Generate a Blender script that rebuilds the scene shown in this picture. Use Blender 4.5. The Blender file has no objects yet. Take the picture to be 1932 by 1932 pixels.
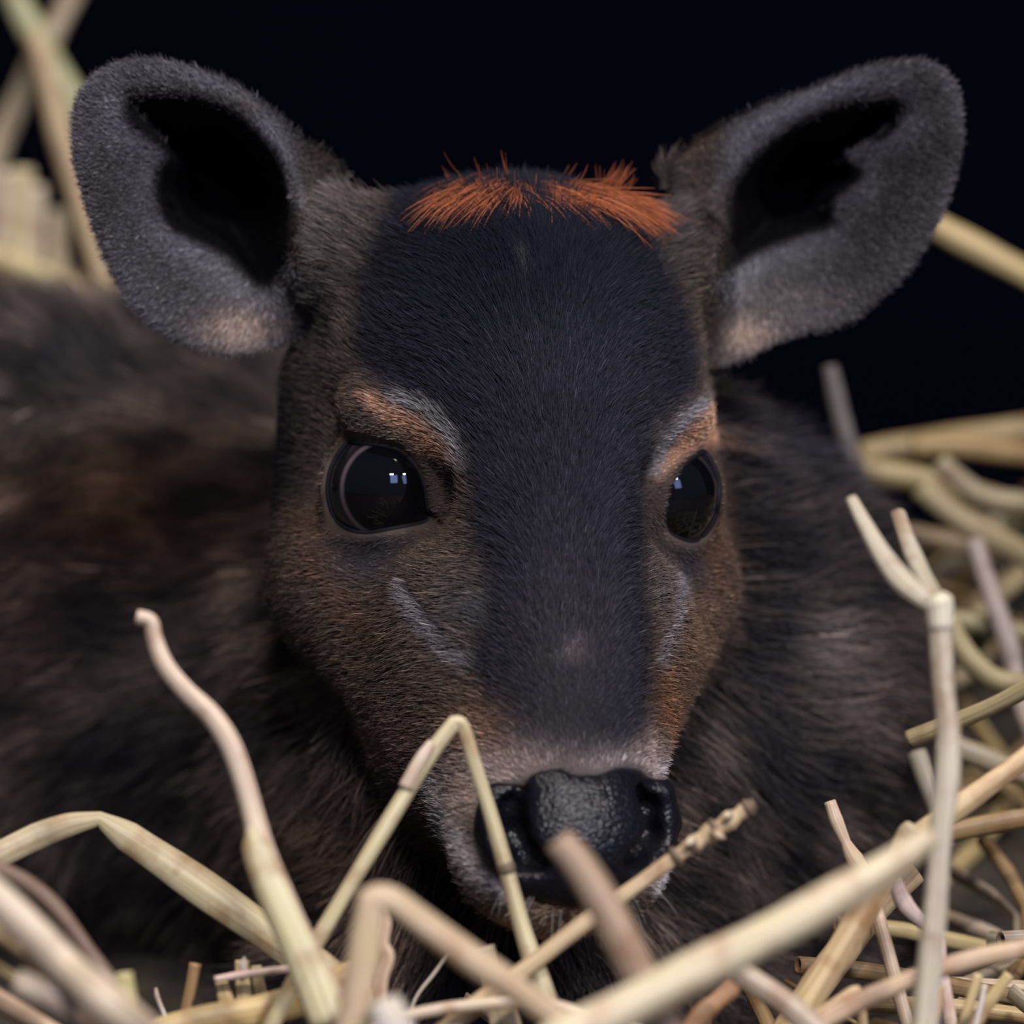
import bpy, math, random
import numpy as np
from mathutils import Vector, kdtree

random.seed(7)
RNG = np.random.default_rng(11)
S = bpy.context.scene
COL = S.collection

# ------------------------------------------------------------------ camera
FPX = 8000.0                        # focal length in pixels of the 1932 frame
PITCH = math.radians(10.0)
FWD = np.array([0, math.cos(PITCH), -math.sin(PITCH)])
RGT = np.array([1.0, 0, 0])
UPV = np.array([0, math.sin(PITCH), math.cos(PITCH)])
ORI = np.array([0, 0, 0.158])       # point between the fawn's eyes
CAM = ORI - FWD * 1.0 - RGT * ((1014 - 966) / FPX) + UPV * ((925 - 966) / FPX)

cd = bpy.data.cameras.new('camera')
cam = bpy.data.objects.new('camera', cd)
COL.objects.link(cam)
cam.location = CAM
cam.rotation_euler = (math.pi / 2 - PITCH, 0, 0)
cd.sensor_width = 36.0
cd.lens = 36.0 * FPX / 1932.0
cd.clip_start = 0.05
cd.clip_end = 30
cd.dof.use_dof = True
cd.dof.focus_distance = 1.0 - 0.014
cd.dof.aperture_fstop = 8.3
cd.dof.aperture_blades = 0
S.camera = cam

# ------------------------------------------------------------------ world, light, exposure
w = bpy.data.worlds.new('world')
S.world = w
w.use_nodes = True
bg = w.node_tree.nodes['Background']
bg.inputs[0].default_value = (0.55, 0.64, 1.0, 1)
bg.inputs[1].default_value = 0.10


def area(name, loc, target, sx, sy, power, col):
    l = bpy.data.lights.new(name, 'AREA')
    l.shape = 'RECTANGLE'
    l.size, l.size_y = sx, sy
    l.energy = power
    l.color = col
    o = bpy.data.objects.new(name, l)
    o.location = loc
    d = Vector(target) - Vector(loc)
    o.rotation_euler = d.to_track_quat('-Z', 'Y').to_euler()
    COL.objects.link(o)
    return o


TGT = (0, 0, 0.16)
# two daylight windows high in the barn wall behind the photographer, the barn's strip lamps (one shifted for fill), an added overhead light
area('window_light', (0.42, -2.75, 1.85), TGT, 0.85, 0.95, 17, (0.36, 0.48, 1.0))
area('window_light', (1.80, -2.30, 1.70), TGT, 0.85, 0.95, 14, (0.36, 0.48, 1.0))
area('strip_lamp', (1.25, -1.62, 1.80), TGT, 0.26, 0.05, 42, (1.0, 0.94, 0.88))
area('strip_lamp', (0.10, -1.90, 1.85), TGT, 0.26, 0.05, 42, (1.0, 0.94, 0.88))  # shifted out of the lamp row to brighten the left cheek
area('overhead_fill', (-0.10, -0.12, 2.15), TGT, 1.5, 0.35, 30, (1.0, 0.90, 0.79))  # unseen overhead light, added to brighten the fawn and straw

S.view_settings.view_transform = 'Standard'
S.view_settings.look = 'None'
S.view_settings.exposure = 0.02
S.view_settings.gamma = 1.0
S.view_settings.use_curve_mapping = False
S.cycles_curves.shape = 'RIBBONS'
S.cycles.max_bounces = 6
S.cycles.diffuse_bounces = 2
S.cycles.glossy_bounces = 3
S.cycles.transmission_bounces = 3

# ------------------------------------------------------------------ frames and projection
YAW = math.radians(10.0)
ROLL = math.radians(1.5)
_B = -FWD
EZ = math.cos(YAW) * _B + math.sin(YAW) * RGT
EX0 = math.cos(YAW) * RGT - math.sin(YAW) * _B
EY0 = UPV
EX = math.cos(ROLL) * EX0 - math.sin(ROLL) * EY0
EY = math.cos(ROLL) * EY0 + math.sin(ROLL) * EX0
HM = np.stack([EX, EY, EZ], 0)      # rows: head axes in world


def h2w(p):
    return np.asarray(p) @ HM * 0.001 + ORI


def w2h(p):
    return (np.asarray(p) - ORI) @ HM.T * 1000.0


def w2px(p):
    d = np.asarray(p) - CAM
    z = d @ FWD
    return np.stack([966 + FPX * (d @ RGT) / z, 966 - FPX * (d @ UPV) / z], -1)


def at(px, py, dz):
    """world point seen at pixel (px, py), dz mm in front of the plane through the fawn's eyes"""
    depth = 1.0 - dz * 0.001
    return CAM + depth * (FWD + RGT * ((px - 966) / FPX) - UPV * ((py - 966) / FPX))


def H(px, py, dz):
    return w2h(at(px, py, dz))


# ------------------------------------------------------------------ numeric helpers
def sstep(a, b, x):
    t = np.clip((x - a) / (b - a), 0, 1)
    return t * t * (3 - 2 * t)


def hash3(i, j, k):
    n = (i * 374761393 + j * 668265263 + k * 2147483647 + 1013904223) & 0xffffffff
    n = ((n ^ (n >> 13)) * 1274126177) & 0xffffffff
    n = n ^ (n >> 16)
    return (n & 0xffff) / 65535.0


def vnoise(p, s):
    q = np.asarray(p) * s + 1000.3
    i = np.floor(q).astype(np.int64)
    f = q - i
    f = f * f * (3 - 2 * f)
    r = 0
    for a in (0, 1):
        for b in (0, 1):
            for c in (0, 1):
                wgt = (f[..., 0] if a else 1 - f[..., 0]) * (f[..., 1] if b else 1 - f[..., 1]) * (f[..., 2] if c else 1 - f[..., 2])
                r = r + wgt * hash3(i[..., 0] + a, i[..., 1] + b, i[..., 2] + c)
    return r * 2 - 1


def poly_sd(p, poly):
    """signed distance (negative inside) from 2-D points to a closed polygon"""
    p = np.asarray(p, float)
    poly = np.asarray(poly, float)
    d = np.full(p.shape[:-1], 1e18)
    inside = np.zeros(p.shape[:-1], bool)
    n = len(poly)
    for k in range(n):
        a, b = poly[k], poly[(k + 1) % n]
        e = b - a
        wv = p - a
        t = np.clip((wv @ e) / max(e @ e, 1e-9), 0, 1)
        q = wv - t[..., None] * e
        d = np.minimum(d, (q * q).sum(-1))
        if abs(b[1] - a[1]) > 1e-9:
            c = ((a[1] > p[..., 1]) != (b[1] > p[..., 1])) & (p[..., 0] < (b[0] - a[0]) * (p[..., 1] - a[1]) / (b[1] - a[1]) + a[0])
            inside ^= c
    d = np.sqrt(d)
    return np.where(inside, -d, d)


def line_d(p, line):
    p = np.asarray(p, float)
    d = np.full(p.shape[:-1], 1e18)
    for a, b in zip(line[:-1], line[1:]):
        a = np.array(a, float)
        b = np.array(b, float)
        e = b - a
        wv = p - a
        t = np.clip((wv @ e) / (e @ e), 0, 1)
        q = wv - t[..., None] * e
        d = np.minimum(d, (q * q).sum(-1))
    return np.sqrt(d)


def catmull(pts, n, closed=False):
    pts = np.asarray(pts, float)
    m = len(pts)
    segs = m if closed else m - 1
    out = []
    for s in range(segs):
        if closed:
            p0, p1, p2, p3 = (pts[(s + k - 1) % m] for k in range(4))
        else:
            p1, p2 = pts[s], pts[s + 1]
            p0 = pts[s - 1] if s > 0 else 2 * p1 - p2
            p3 = pts[s + 2] if s + 2 < m else 2 * p2 - p1
        t = np.linspace(0, 1, n, endpoint=False)[:, None]
        out.append(0.5 * (2 * p1 + (p2 - p0) * t + (2 * p0 - 5 * p1 + 4 * p2 - p3) * t ** 2 + (3 * p1 - p0 - 3 * p2 + p3) * t ** 3))
    r = np.concatenate(out)
    if not closed:
        r = np.concatenate([r, pts[-1:]])
    return r


# ------------------------------------------------------------------ implicit surfaces
def smin(a, b, k):
    h = np.maximum(k - np.abs(a - b), 0) / k
    return np.minimum(a, b) - h * h * k * 0.25


def smax(a, b, k):
    return -smin(-a, -b, k)


def cone(a, b, ra, rb, k=8):
    return ('cone', np.array(a, float), np.array(b, float), ra, rb, k)


def ell(c, r, k=8):
    return ('ell', np.array(c, float), np.array(r, float), 0, 0, k)


def mir(*prims):
    out = []
    for p in prims:
        out.append(p)
        q = list(p)
        q[1] = p[1] * np.array([-1, 1, 1])
        if p[0] == 'cone':
            q[2] = p[2] * np.array([-1, 1, 1])
        out.append(tuple(q))
    return out


def eval_prims(prims, xs, ys, zs, pad=14):
    D = np.full((len(xs), len(ys), len(zs)), 60.0, np.float32)
    for kind, a, b, ra, rb, k in prims:
        if kind == 'cone':
            lo = np.minimum(a - ra, b - rb) - pad - k
            hi = np.maximum(a + ra, b + rb) + pad + k
        else:
            lo, hi = a - b - pad - k, a + b + pad + k
        sl = []
        for ax, l, h in zip((xs, ys, zs), lo, hi):
            sl.append(slice(int(np.searchsorted(ax, l)), int(np.searchsorted(ax, h))))
        x = xs[sl[0]].astype(np.float32)[:, None, None]
        y = ys[sl[1]].astype(np.float32)[None, :, None]
        z = zs[sl[2]].astype(np.float32)[None, None, :]
        if 0 in (x.size, y.size, z.size):
            continue
        if kind == 'cone':
            e = b - a
            t = np.clip(((x - a[0]) * e[0] + (y - a[1]) * e[1] + (z - a[2]) * e[2]) / (e @ e), 0, 1)
            d = np.sqrt((x - a[0] - t * e[0]) ** 2 + (y - a[1] - t * e[1]) ** 2 + (z - a[2] - t * e[2]) ** 2) - (ra + (rb - ra) * t)
        else:
            u, v, q = (x - a[0]) / b[0], (y - a[1]) / b[1], (z - a[2]) / b[2]
            k0 = np.sqrt(u * u + v * v + q * q)
            k1 = np.sqrt((u / b[0]) ** 2 + (v / b[1]) ** 2 + (q / b[2]) ** 2) + 1e-9
            d = k0 * (k0 - 1) / k1
        sub = D[sl[0], sl[1], sl[2]]
        D[sl[0], sl[1], sl[2]] = smin(sub, d.astype(np.float32), k)
    return D


def surface_nets(D, xs, ys, zs):
    ins = D < 0
    nx, ny, nz = D.shape
    c = np.zeros((nx - 1, ny - 1, nz - 1), np.uint8)
    for a in (0, 1):
        for b in (0, 1):
            for d in (0, 1):
                c += ins[a:nx - 1 + a, b:ny - 1 + b, d:nz - 1 + d]
    act = np.argwhere((c > 0) & (c < 8))
    idx = np.full(c.shape, -1, np.int64)
    idx[act[:, 0], act[:, 1], act[:, 2]] = np.arange(len(act))
    acc = np.zeros((len(act), 3))
    cnt = np.zeros(len(act))
    corners = [(a, b, d) for a in (0, 1) for b in (0, 1) for d in (0, 1)]
    vals = {q: D[act[:, 0] + q[0], act[:, 1] + q[1], act[:, 2] + q[2]].astype(float) for q in corners}
    for q in corners:
        for ax in range(3):
            if q[ax] == 0:
                r = list(q)
                r[ax] = 1
                r = tuple(r)
                v0, v1 = vals[q], vals[r]
                m = (v0 < 0) != (v1 < 0)
                t = np.where(m, v0 / np.where(m, v0 - v1, 1), 0)
                pt = np.zeros((len(act), 3)) + np.array(q, float)
                pt[:, ax] = t
                acc[m] += pt[m]
                cnt[m] += 1
    g = act + acc / np.maximum(cnt, 1)[:, None]
    V = np.stack([np.interp(g[:, i], np.arange(len(ax)), ax) for i, ax in enumerate((xs, ys, zs))], 1)
    F = []
    for ax in range(3):
        o = [i for i in range(3) if i != ax]
        s0 = [slice(None)] * 3
        s1 = [slice(None)] * 3
        s0[ax] = slice(0, -1)
        s1[ax] = slice(1, None)
        e = ins[tuple(s0)] != ins[tuple(s1)]
        p = np.argwhere(e)
        ok = np.ones(len(p), bool)
        for i in o:
            ok &= (p[:, i] > 0) & (p[:, i] < D.shape[i] - 1)
        p = p[ok]
        q = []
        for (da, db) in ((-1, -1), (0, -1), (0, 0), (-1, 0)):
            r = p.copy()
            r[:, o[0]] += da
            r[:, o[1]] += db
            q.append(idx[r[:, 0], r[:, 1], r[:, 2]])
        q = np.stack(q, 1)
        inside_first = ins[p[:, 0], p[:, 1], p[:, 2]]
        flip = inside_first if ax == 1 else ~inside_first
        q[flip] = q[flip][:, ::-1]
        F.append(q)
    F = np.concatenate(F)
    F = F[(F >= 0).all(1)]
    return V, F, g


def relax(V, F, n=1, lam=0.5):
    for _ in range(n):
        acc = np.zeros_like(V)
        cnt = np.zeros(len(V))
        for k in range(4):
            a, b = F[:, k], F[:, (k + 1) % 4]
            for i in range(3):
                acc[:, i] += np.bincount(a, V[b, i], len(V)) + np.bincount(b, V[a, i], len(V))
            cnt += np.bincount(a, minlength=len(V)) + np.bincount(b, minlength=len(V))
        V = V + lam * (acc / np.maximum(cnt, 1)[:, None] - V)
    return V


def vnormals(V, F):
    n = np.cross(V[F[:, 2]] - V[F[:, 0]], V[F[:, 3]] - V[F[:, 1]])
    N = np.zeros_like(V)
    for k in range(4):
        for i in range(3):
            N[:, i] += np.bincount(F[:, k], n[:, i], len(V))
    return N / (np.linalg.norm(N, axis=1)[:, None] + 1e-12)


def grow_axis(lo, flo, fhi, hi, fine, coarse):
    mid = np.arange(flo, fhi, fine)
    out = list(mid)
    s, x = fine, mid[-1]
    while x < hi:
        s = min(s * 1.12, coarse)
        x += s
        out.append(x)
    s, x = fine, mid[0]
    while x > lo:
        s = min(s * 1.12, coarse)
        x -= s
        out.insert(0, x)
    return np.array(out)


# ------------------------------------------------------------------ materials
def mat(name):
    m = bpy.data.materials.new(name)
    m.use_nodes = True
    nt = m.node_tree
    return m, nt, nt.nodes['Principled BSDF']


def ramp(nt, stops):
    r = nt.nodes.new('ShaderNodeValToRGB')
    el = r.color_ramp.elements
    while len(el) < len(stops):
        el.new(0.5)
    for e, (p, c) in zip(el, stops):
        e.position = p
        e.color = (*c, 1)
    return r


def m_attr(name, attr, rough=0.6, spec=0.3):
    m, nt, b = mat(name)
    a = nt.nodes.new('ShaderNodeAttribute')
    a.attribute_name = attr
    nt.links.new(a.outputs['Color'], b.inputs['Base Color'])
    b.inputs['Roughness'].default_value = rough
    b.inputs['Specular IOR Level'].default_value = spec
    return m


def m_hair(name):
    m = bpy.data.materials.new(name)
    m.use_nodes = True
    nt = m.node_tree
    nt.nodes.clear()
    out = nt.nodes.new('ShaderNodeOutputMaterial')
    a = nt.nodes.new('ShaderNodeAttribute')
    a.attribute_name = 'hair_color'
    df = nt.nodes.new('ShaderNodeBsdfDiffuse')
    nt.links.new(a.outputs['Color'], df.inputs['Color'])
    h = nt.nodes.new('ShaderNodeBsdfHair')
    h.component = 'Reflection'
    h.inputs['Color'].default_value = (0.42, 0.50, 0.85, 1)
    h.inputs['RoughnessU'].default_value = 0.28
    h.inputs['RoughnessV'].default_value = 0.6
    mx = nt.nodes.new('ShaderNodeMixShader')
    mx.inputs[0].default_value = 0.016
    nt.links.new(df.outputs[0], mx.inputs[1])
    nt.links.new(h.outputs[0], mx.inputs[2])
    nt.links.new(mx.outputs[0], out.inputs['Surface'])
    return m


M_SKIN = m_attr('fawn_skin', 'coat', 0.75, 0.12)
M_HAIR = m_hair('fawn_hair')

# straw: pale fibrous stem, streaked along its length, tinted per stalk
M_STRAW, nt, b = mat('straw')
a = nt.nodes.new('ShaderNodeAttribute')
a.attribute_name = 'st'
n1 = nt.nodes.new('ShaderNodeTexNoise')
n1.inputs['Scale'].default_value = 1.0
n1.inputs['Detail'].default_value = 5
nt.links.new(a.outputs['Vector'], n1.inputs['Vector'])
oi = nt.nodes.new('ShaderNodeObjectInfo')
rp = ramp(nt, [(0.30, (0.62, 0.54, 0.46)), (0.55, (1, 1, 1)), (0.75, (1.16, 1.16, 1.12))])
nt.links.new(n1.outputs['Fac'], rp.inputs['Fac'])
mx = nt.nodes.new('ShaderNodeMix')
mx.data_type = 'RGBA'
mx.blend_type = 'MULTIPLY'
mx.inputs[0].default_value = 1.0
nt.links.new(oi.outputs['Color'], mx.inputs[6])
nt.links.new(rp.outputs['Color'], mx.inputs[7])
n2 = nt.nodes.new('ShaderNodeTexNoise')
n2.inputs['Scale'].default_value = 120
n2.inputs['Detail'].default_value = 3
geo = nt.nodes.new('ShaderNodeTexCoord')
nt.links.new(geo.outputs['Object'], n2.inputs['Vector'])
rp2 = ramp(nt, [(0.30, (0.70, 0.58, 0.50)), (0.48, (1, 1, 1)), (0.70, (1.0, 1.02, 0.92))])
nt.links.new(n2.outputs['Fac'], rp2.inputs['Fac'])
mx2 = nt.nodes.new('ShaderNodeMix')
mx2.data_type = 'RGBA'
mx2.blend_type = 'MULTIPLY'
mx2.inputs[0].default_value = 1.0
nt.links.new(mx.outputs[2], mx2.inputs[6])
nt.links.new(rp2.outputs['Color'], mx2.inputs[7])
nt.links.new(mx2.outputs[2], b.inputs['Base Color'])
b.inputs['Roughness'].default_value = 0.45
b.inputs['Specular IOR Level'].default_value = 0.35
b.inputs['Subsurface Weight'].default_value = 0.0
bp = nt.nodes.new('ShaderNodeBump')
bp.inputs['Strength'].default_value = 0.25
bp.inputs['Distance'].default_value = 0.0006
nt.links.new(n1.outputs['Fac'], bp.inputs['Height'])
nt.links.new(bp.outputs[0], b.inputs['Normal'])

M_NODE, nt, b = mat('straw_node')
n1 = nt.nodes.new('ShaderNodeTexNoise')
n1.inputs['Scale'].default_value = 400
rp = ramp(nt, [(0.35, (0.05, 0.035, 0.025)), (0.7, (0.22, 0.15, 0.09))])
nt.links.new(n1.outputs['Fac'], rp.inputs['Fac'])
nt.links.new(rp.outputs['Color'], b.inputs['Base Color'])
b.inputs['Roughness'].default_value = 0.6

M_GROUND, nt, b = mat('trodden_litter')
n1 = nt.nodes.new('ShaderNodeTexNoise')
n1.inputs['Scale'].default_value = 60
n1.inputs['Detail'].default_value = 8
tc = nt.nodes.new('ShaderNodeTexCoord')
nt.links.new(tc.outputs['Object'], n1.inputs['Vector'])
rp = ramp(nt, [(0.35, (0.006, 0.004, 0.003)), (0.55, (0.022, 0.015, 0.010)), (0.75, (0.045, 0.030, 0.017))])
nt.links.new(n1.outputs['Fac'], rp.inputs['Fac'])
nt.links.new(rp.outputs['Color'], b.inputs['Base Color'])
b.inputs['Roughness'].default_value = 0.9
bp = nt.nodes.new('ShaderNodeBump')
bp.inputs['Strength'].default_value = 0.8
bp.inputs['Distance'].default_value = 0.004
nt.links.new(n1.outputs['Fac'], bp.inputs['Height'])
nt.links.new(bp.outputs[0], b.inputs['Normal'])

M_WALL, nt, b = mat('black_boarded_wall')
n1 = nt.nodes.new('ShaderNodeTexNoise')
n1.inputs['Scale'].default_value = 6
rp = ramp(nt, [(0.3, (0.0003, 0.0004, 0.0020)), (0.7, (0.0005, 0.0007, 0.0030))])
nt.links.new(n1.outputs['Fac'], rp.inputs['Fac'])
nt.links.new(rp.outputs['Color'], b.inputs['Base Color'])
b.inputs['Roughness'].default_value = 0.95
b.inputs['Specular IOR Level'].default_value = 0.02

M_EYE = m_attr('wet_eye', 'coat', 0.02, 0.5)
M_LID = m_attr('eyelid_skin', 'coat', 0.7, 0.15)
M_NOSE, nt, b = mat('wet_nose_leather')
b.inputs['Base Color'].default_value = (0.0045, 0.0045, 0.008, 1)
b.inputs['Roughness'].default_value = 0.33
b.inputs['Specular IOR Level'].default_value = 0.24
tc = nt.nodes.new('ShaderNodeTexCoord')
vo = nt.nodes.new('ShaderNodeTexVoronoi')
vo.inputs['Scale'].default_value = 1000
nt.links.new(tc.outputs['Object'], vo.inputs['Vector'])
n1 = nt.nodes.new('ShaderNodeTexNoise')
n1.inputs['Scale'].default_value = 900
nt.links.new(tc.outputs['Object'], n1.inputs['Vector'])
ad = nt.nodes.new('ShaderNodeMath')
ad.operation = 'MULTIPLY_ADD'
nt.links.new(n1.outputs['Fac'], ad.inputs[0])
ad.inputs[1].default_value = 0.7
nt.links.new(vo.outputs['Distance'], ad.inputs[2])
bp = nt.nodes.new('ShaderNodeBump')
bp.inputs['Strength'].default_value = 0.45
bp.inputs['Distance'].default_value = 0.0005
bp.invert = True
nt.links.new(ad.outputs[0], bp.inputs['Height'])
nt.links.new(bp.outputs[0], b.inputs['Normal'])


def link_mesh(name, V, F, material, parent=None, attrs=None, smooth=True):
    me = bpy.data.meshes.new(name)
    if isinstance(F, np.ndarray):
        F = F.tolist()
    me.from_pydata(np.asarray(V).tolist(), [], F)
    if smooth:
        me.polygons.foreach_set('use_smooth', [True] * len(me.polygons))
    for nm, (tp, data) in (attrs or {}).items():
        at_ = me.attributes.new(nm, tp, 'POINT')
        if tp == 'FLOAT_COLOR':
            at_.data.foreach_set('color', np.asarray(data, np.float32).ravel())
        else:
            at_.data.foreach_set('vector', np.asarray(data, np.float32).ravel())
    me.materials.append(material)
    o = bpy.data.objects.new(name, me)
    COL.objects.link(o)
    if parent:
        o.parent = parent
    return o


def rgba(c):
    c = np.asarray(c)
    return np.concatenate([c, np.ones((len(c), 1))], 1)


# ================================================================== the setting
def gauss(x, y, cx, cy, sx, sy):
    return np.exp(-(((x - cx) / sx) ** 2 + ((y - cy) / sy) ** 2) / 2)


def ground_h(x, y):
    x = np.asarray(x, float)
    y = np.asarray(y, float)
    h = 0.132 * gauss(x, y, 0.25, 0.36, 0.085, 0.12)
    h = h + 0.13 * gauss(x, y, -0.20, 0.52, 0.075, 0.08)
    h = h + 0.03 * gauss(x, y, 0.15, 0.0, 0.06, 0.10)
    return h


gx = np.concatenate([np.linspace(-2.6, -0.6, 40, endpoint=False), np.linspace(-0.6, 0.6, 121), np.linspace(0.65, 2.6, 40)])
gy = np.concatenate([np.linspace(-2.4, -0.4, 40, endpoint=False), np.linspace(-0.4, 0.76, 117)])
GX, GY = np.meshgrid(gx, gy, indexing='ij')
GZ = ground_h(GX, GY) + 0.004 * vnoise(np.stack([GX, GY, GX * 0], -1), 40)
gi = np.arange(GX.size).reshape(GX.shape)
gf = np.stack([gi[:-1, :-1], gi[1:, :-1], gi[1:, 1:], gi[:-1, 1:]], -1).reshape(-1, 4)
fl = link_mesh('floor', np.stack([GX, GY, GZ], -1).reshape(-1, 3), gf, M_GROUND)
fl['kind'] = 'structure'
wl = link_mesh('wall_back', [(-2.6, 0.72, -0.02), (2.6, 0.72, -0.02), (2.6, 0.72, 2.4), (-2.6, 0.72, 2.4),
                             (-2.6, 0.76, -0.02), (2.6, 0.76, -0.02), (2.6, 0.76, 2.4), (-2.6, 0.76, 2.4)],
               [(0, 1, 2, 3), (5, 4, 7, 6), (4, 0, 3, 7), (1, 5, 6, 2), (3, 2, 6, 7), (4, 5, 1, 0)], M_WALL, smooth=False)
wl['kind'] = 'structure'

# ================================================================== the fawn
fawn = bpy.data.objects.new('fawn', None)
COL.objects.link(fawn)
FB = Vector((-0.05, 0.22, 0.0))
fawn.location = FB
fawn['label'] = 'dark brown fawn with big cupped ears and an orange forelock, lying in the straw'
fawn['category'] = 'fawn'


def fw(p):
    """head-frame mm -> coordinates under the fawn's empty"""
    return h2w(p) - np.array(FB)


EYE_R = 15.0
EYE_C = {-1: np.array([-32.0, -0.5, -20.0]), 1: np.array([33.2, 0.3, -20.0])}

HEAD = [
    ell((0, 28, -36), (45, 48.5, 46), 10),                     # cranium
    cone((0, 10, -1), (0, -72, 41), 24, 20, 14),             # bridge of the nose
    ell((0, -81, 42), (24, 18.5, 23), 9),                   # muzzle end
    cone((0, -91, 38), (0, -60, -25), 8, 25, 9),            # lower jaw
]
HEAD += mir(
    cone((18, 50, -42), (42, 57, -42), 20, 14, 10),          # ear base
    cone((7, -83, 20), (15, -62, -22), 10, 17, 7),           # jaw behind the lips
    cone((32, -22, -36), (7, -71, 19), 24, 13, 13),          # cheek
    cone((14, -34, 2), (3.5, -71, 30), 23, 15.5, 11),            # side of the snout
    ell((33, 18, -15), (12, 8, 11.5), 7),                      # brow
    cone((29.5, 22, -60), (33, -22, -56), 23.5, 23, 12),         # temple and jaw angle
    ell((10, -85, 42), (10.5, 10.5, 15), 6),                     # upper lip
)
SOCKET = mir(ell((31, -2, 5), (11.5, 9, 11), 3))              # hollow in front of the inner corner of the eye
LIDS = mir(ell((32, -1, -20), (17.2, 16.8, 17.2), 3))        # eyelids round the eyeball
SLIT = [cone(H(775, 1108, 16), H(815, 1150, 22), 0.9, 1.2, 2), cone(H(815, 1150, 22), H(858, 1208, 27), 1.2, 0.9, 2)]


def eval_head(xs, ys, zs):
    D = eval_prims(HEAD, xs, ys, zs)
    D = smax(D, -eval_prims(SOCKET, xs, ys, zs), 9)
    return smin(D, eval_prims(LIDS, xs, ys, zs), 4)


BODY = [
    cone((0, 15, -75), H(1080, 1200, -130), 42, 78, 20),     # neck
    cone((0, -52, -48), H(960, 1740, -75), 36, 50, 16),      # throat
    ell(H(1080, 1480, -125), (88, 82, 66), 20),              # chest
    ell(H(1400, 1500, -150), (50, 92, 55), 20),              # shoulder
    cone(H(850, 1380, -200), H(150, 1290, -290), 92, 100, 25),   # trunk
    ell(H(60, 1230, -270), (120, 104, 110), 25),             # haunch
    cone(H(760, 1800, -80), H(520, 2030, -70), 26, 18, 12),  # folded forelegs
    cone(H(1250, 1850, -80), H(1380, 2050, -60), 26, 18, 12),
    cone(H(520, 2030, -70), H(760, 2110, -130), 17, 12, 8),
    cone(H(1380, 2050, -60), H(1180, 2120, -130), 17, 12, 8),
]

# ---- ears: outline and hollow, read as closed curves with depth
EARS = {
    -1: dict(C=(415, 400, -70),
             out=[(640, 330, -42), (560, 268, -36), (500, 214, -31), (430, 168, -27), (350, 138, -24), (270, 124, -22), (208, 140, -21),
                  (166, 180, -20), (150, 235, -20), (156, 305, -20), (176, 385, -22), (206, 470, -25), (244, 545, -29), (292, 602, -33),
                  (350, 634, -37), (410, 650, -40), (470, 652, -42), (560, 620, -44), (600, 540, -36), (608, 440, -34)],
             cav=[(556, 400, -31), (536, 318, -31), (488, 250, -30), (410, 198, -29), (310, 180, -28), (245, 190, -27), (236, 212, -28), (252, 244, -31),
                  (312, 290, -34), (296, 330, -35), (300, 388, -37), (330, 436, -39), (420, 482, -42), (490, 540, -44), (535, 510, -40), (552, 460, -34)]),
    1: dict(C=(1500, 370, -98),
            out=[(1262, 330, -58), (1345, 262, -58), (1440, 210, -56), (1530, 180, -54), (1620, 144, -51), (1695, 127, -49), (1750, 130, -48),
                 (1786, 168, -48), (1799, 230, -48), (1791, 305, -49), (1770, 380, -50), (1740, 442, -52), (1700, 502, -54), (1640, 560, -57),
                 (1580, 600, -59), (1500, 616, -61), (1440, 638, -62), (1395, 664, -63), (1345, 672, -63), (1310, 600, -60), (1300, 480, -56), (1285, 400, -56)],
            cav=[(1368, 430, -57), (1378, 362, -58), (1418, 302, -58), (1480, 250, -58), (1560, 208, -57), (1640, 188, -56), (1694, 194, -56), (1684, 250, -59),
                 (1600, 292, -64), (1625, 330, -64), (1574, 380, -68), (1565, 426, -70), (1490, 452, -72), (1420, 482, -70), (1362, 514, -64), (1356, 480, -58)]),
}


def ear_rings(e, nt_=360):
    C2 = np.array(e['C'][:2], float)

    def bya(curve):
        c = catmull(np.array(curve, float), 24, True)
        ang = np.unwrap(np.arctan2(c[:, 1] - C2[1], c[:, 0] - C2[0]))
        if ang[-1] < ang[0]:
            c, ang = c[::-1], ang[::-1]
        ang = np.maximum.accumulate(ang)
        a = ang[0] + (np.linspace(0, 2 * np.pi, nt_, endpoint=False) + 0.0 - ang[0]) % (2 * np.pi)
        full = np.concatenate([ang, [ang[0] + 2 * np.pi]])
        cc = np.concatenate([c, c[:1]])
        return np.stack([np.interp(a, full, cc[:, i]) for i in range(3)], 1)
    return bya(e['out']), bya(e['cav'])


EAR_PTS = {}
for s, e in EARS.items():
    O, I = ear_rings(e)
    C = np.array(e['C'], float)
    rows = []
    for t in np.linspace(0, 1, 30):                          # margin: hollow edge -> outline, gently domed
        r = I + (O - I) * t
        r[:, 2] += 1.5 * math.sin(math.pi * t)
        rows.append(r)
    for t in np.linspace(0, 1, 40)[1:]:                      # wall and floor of the hollow
        sc = 1 - t
        r = C + (I - C) * sc
        d = 1 - (1 - t) ** 2.6
        r[:, 2] = I[:, 2] * (1 - d) + C[2] * d
        rows.append(r)
    P = np.stack(rows)                                       # (rows, angle, 3) in px, px, mm
    EAR_PTS[s] = np.array([H(*q) for q in P.reshape(-1, 3)])


PAD = [(905, 1530), (925, 1492), (960, 1478), (985, 1480), (1010, 1458), (1058, 1450), (1085, 1462), (1130, 1460), (1165, 1448), (1205, 1452),
       (1235, 1478), (1256, 1482), (1263, 1540), (1259, 1600), (1240, 1650), (1190, 1690), (1120, 1710), (1050, 1708), (985, 1688), (935, 1650), (905, 1595)]


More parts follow.
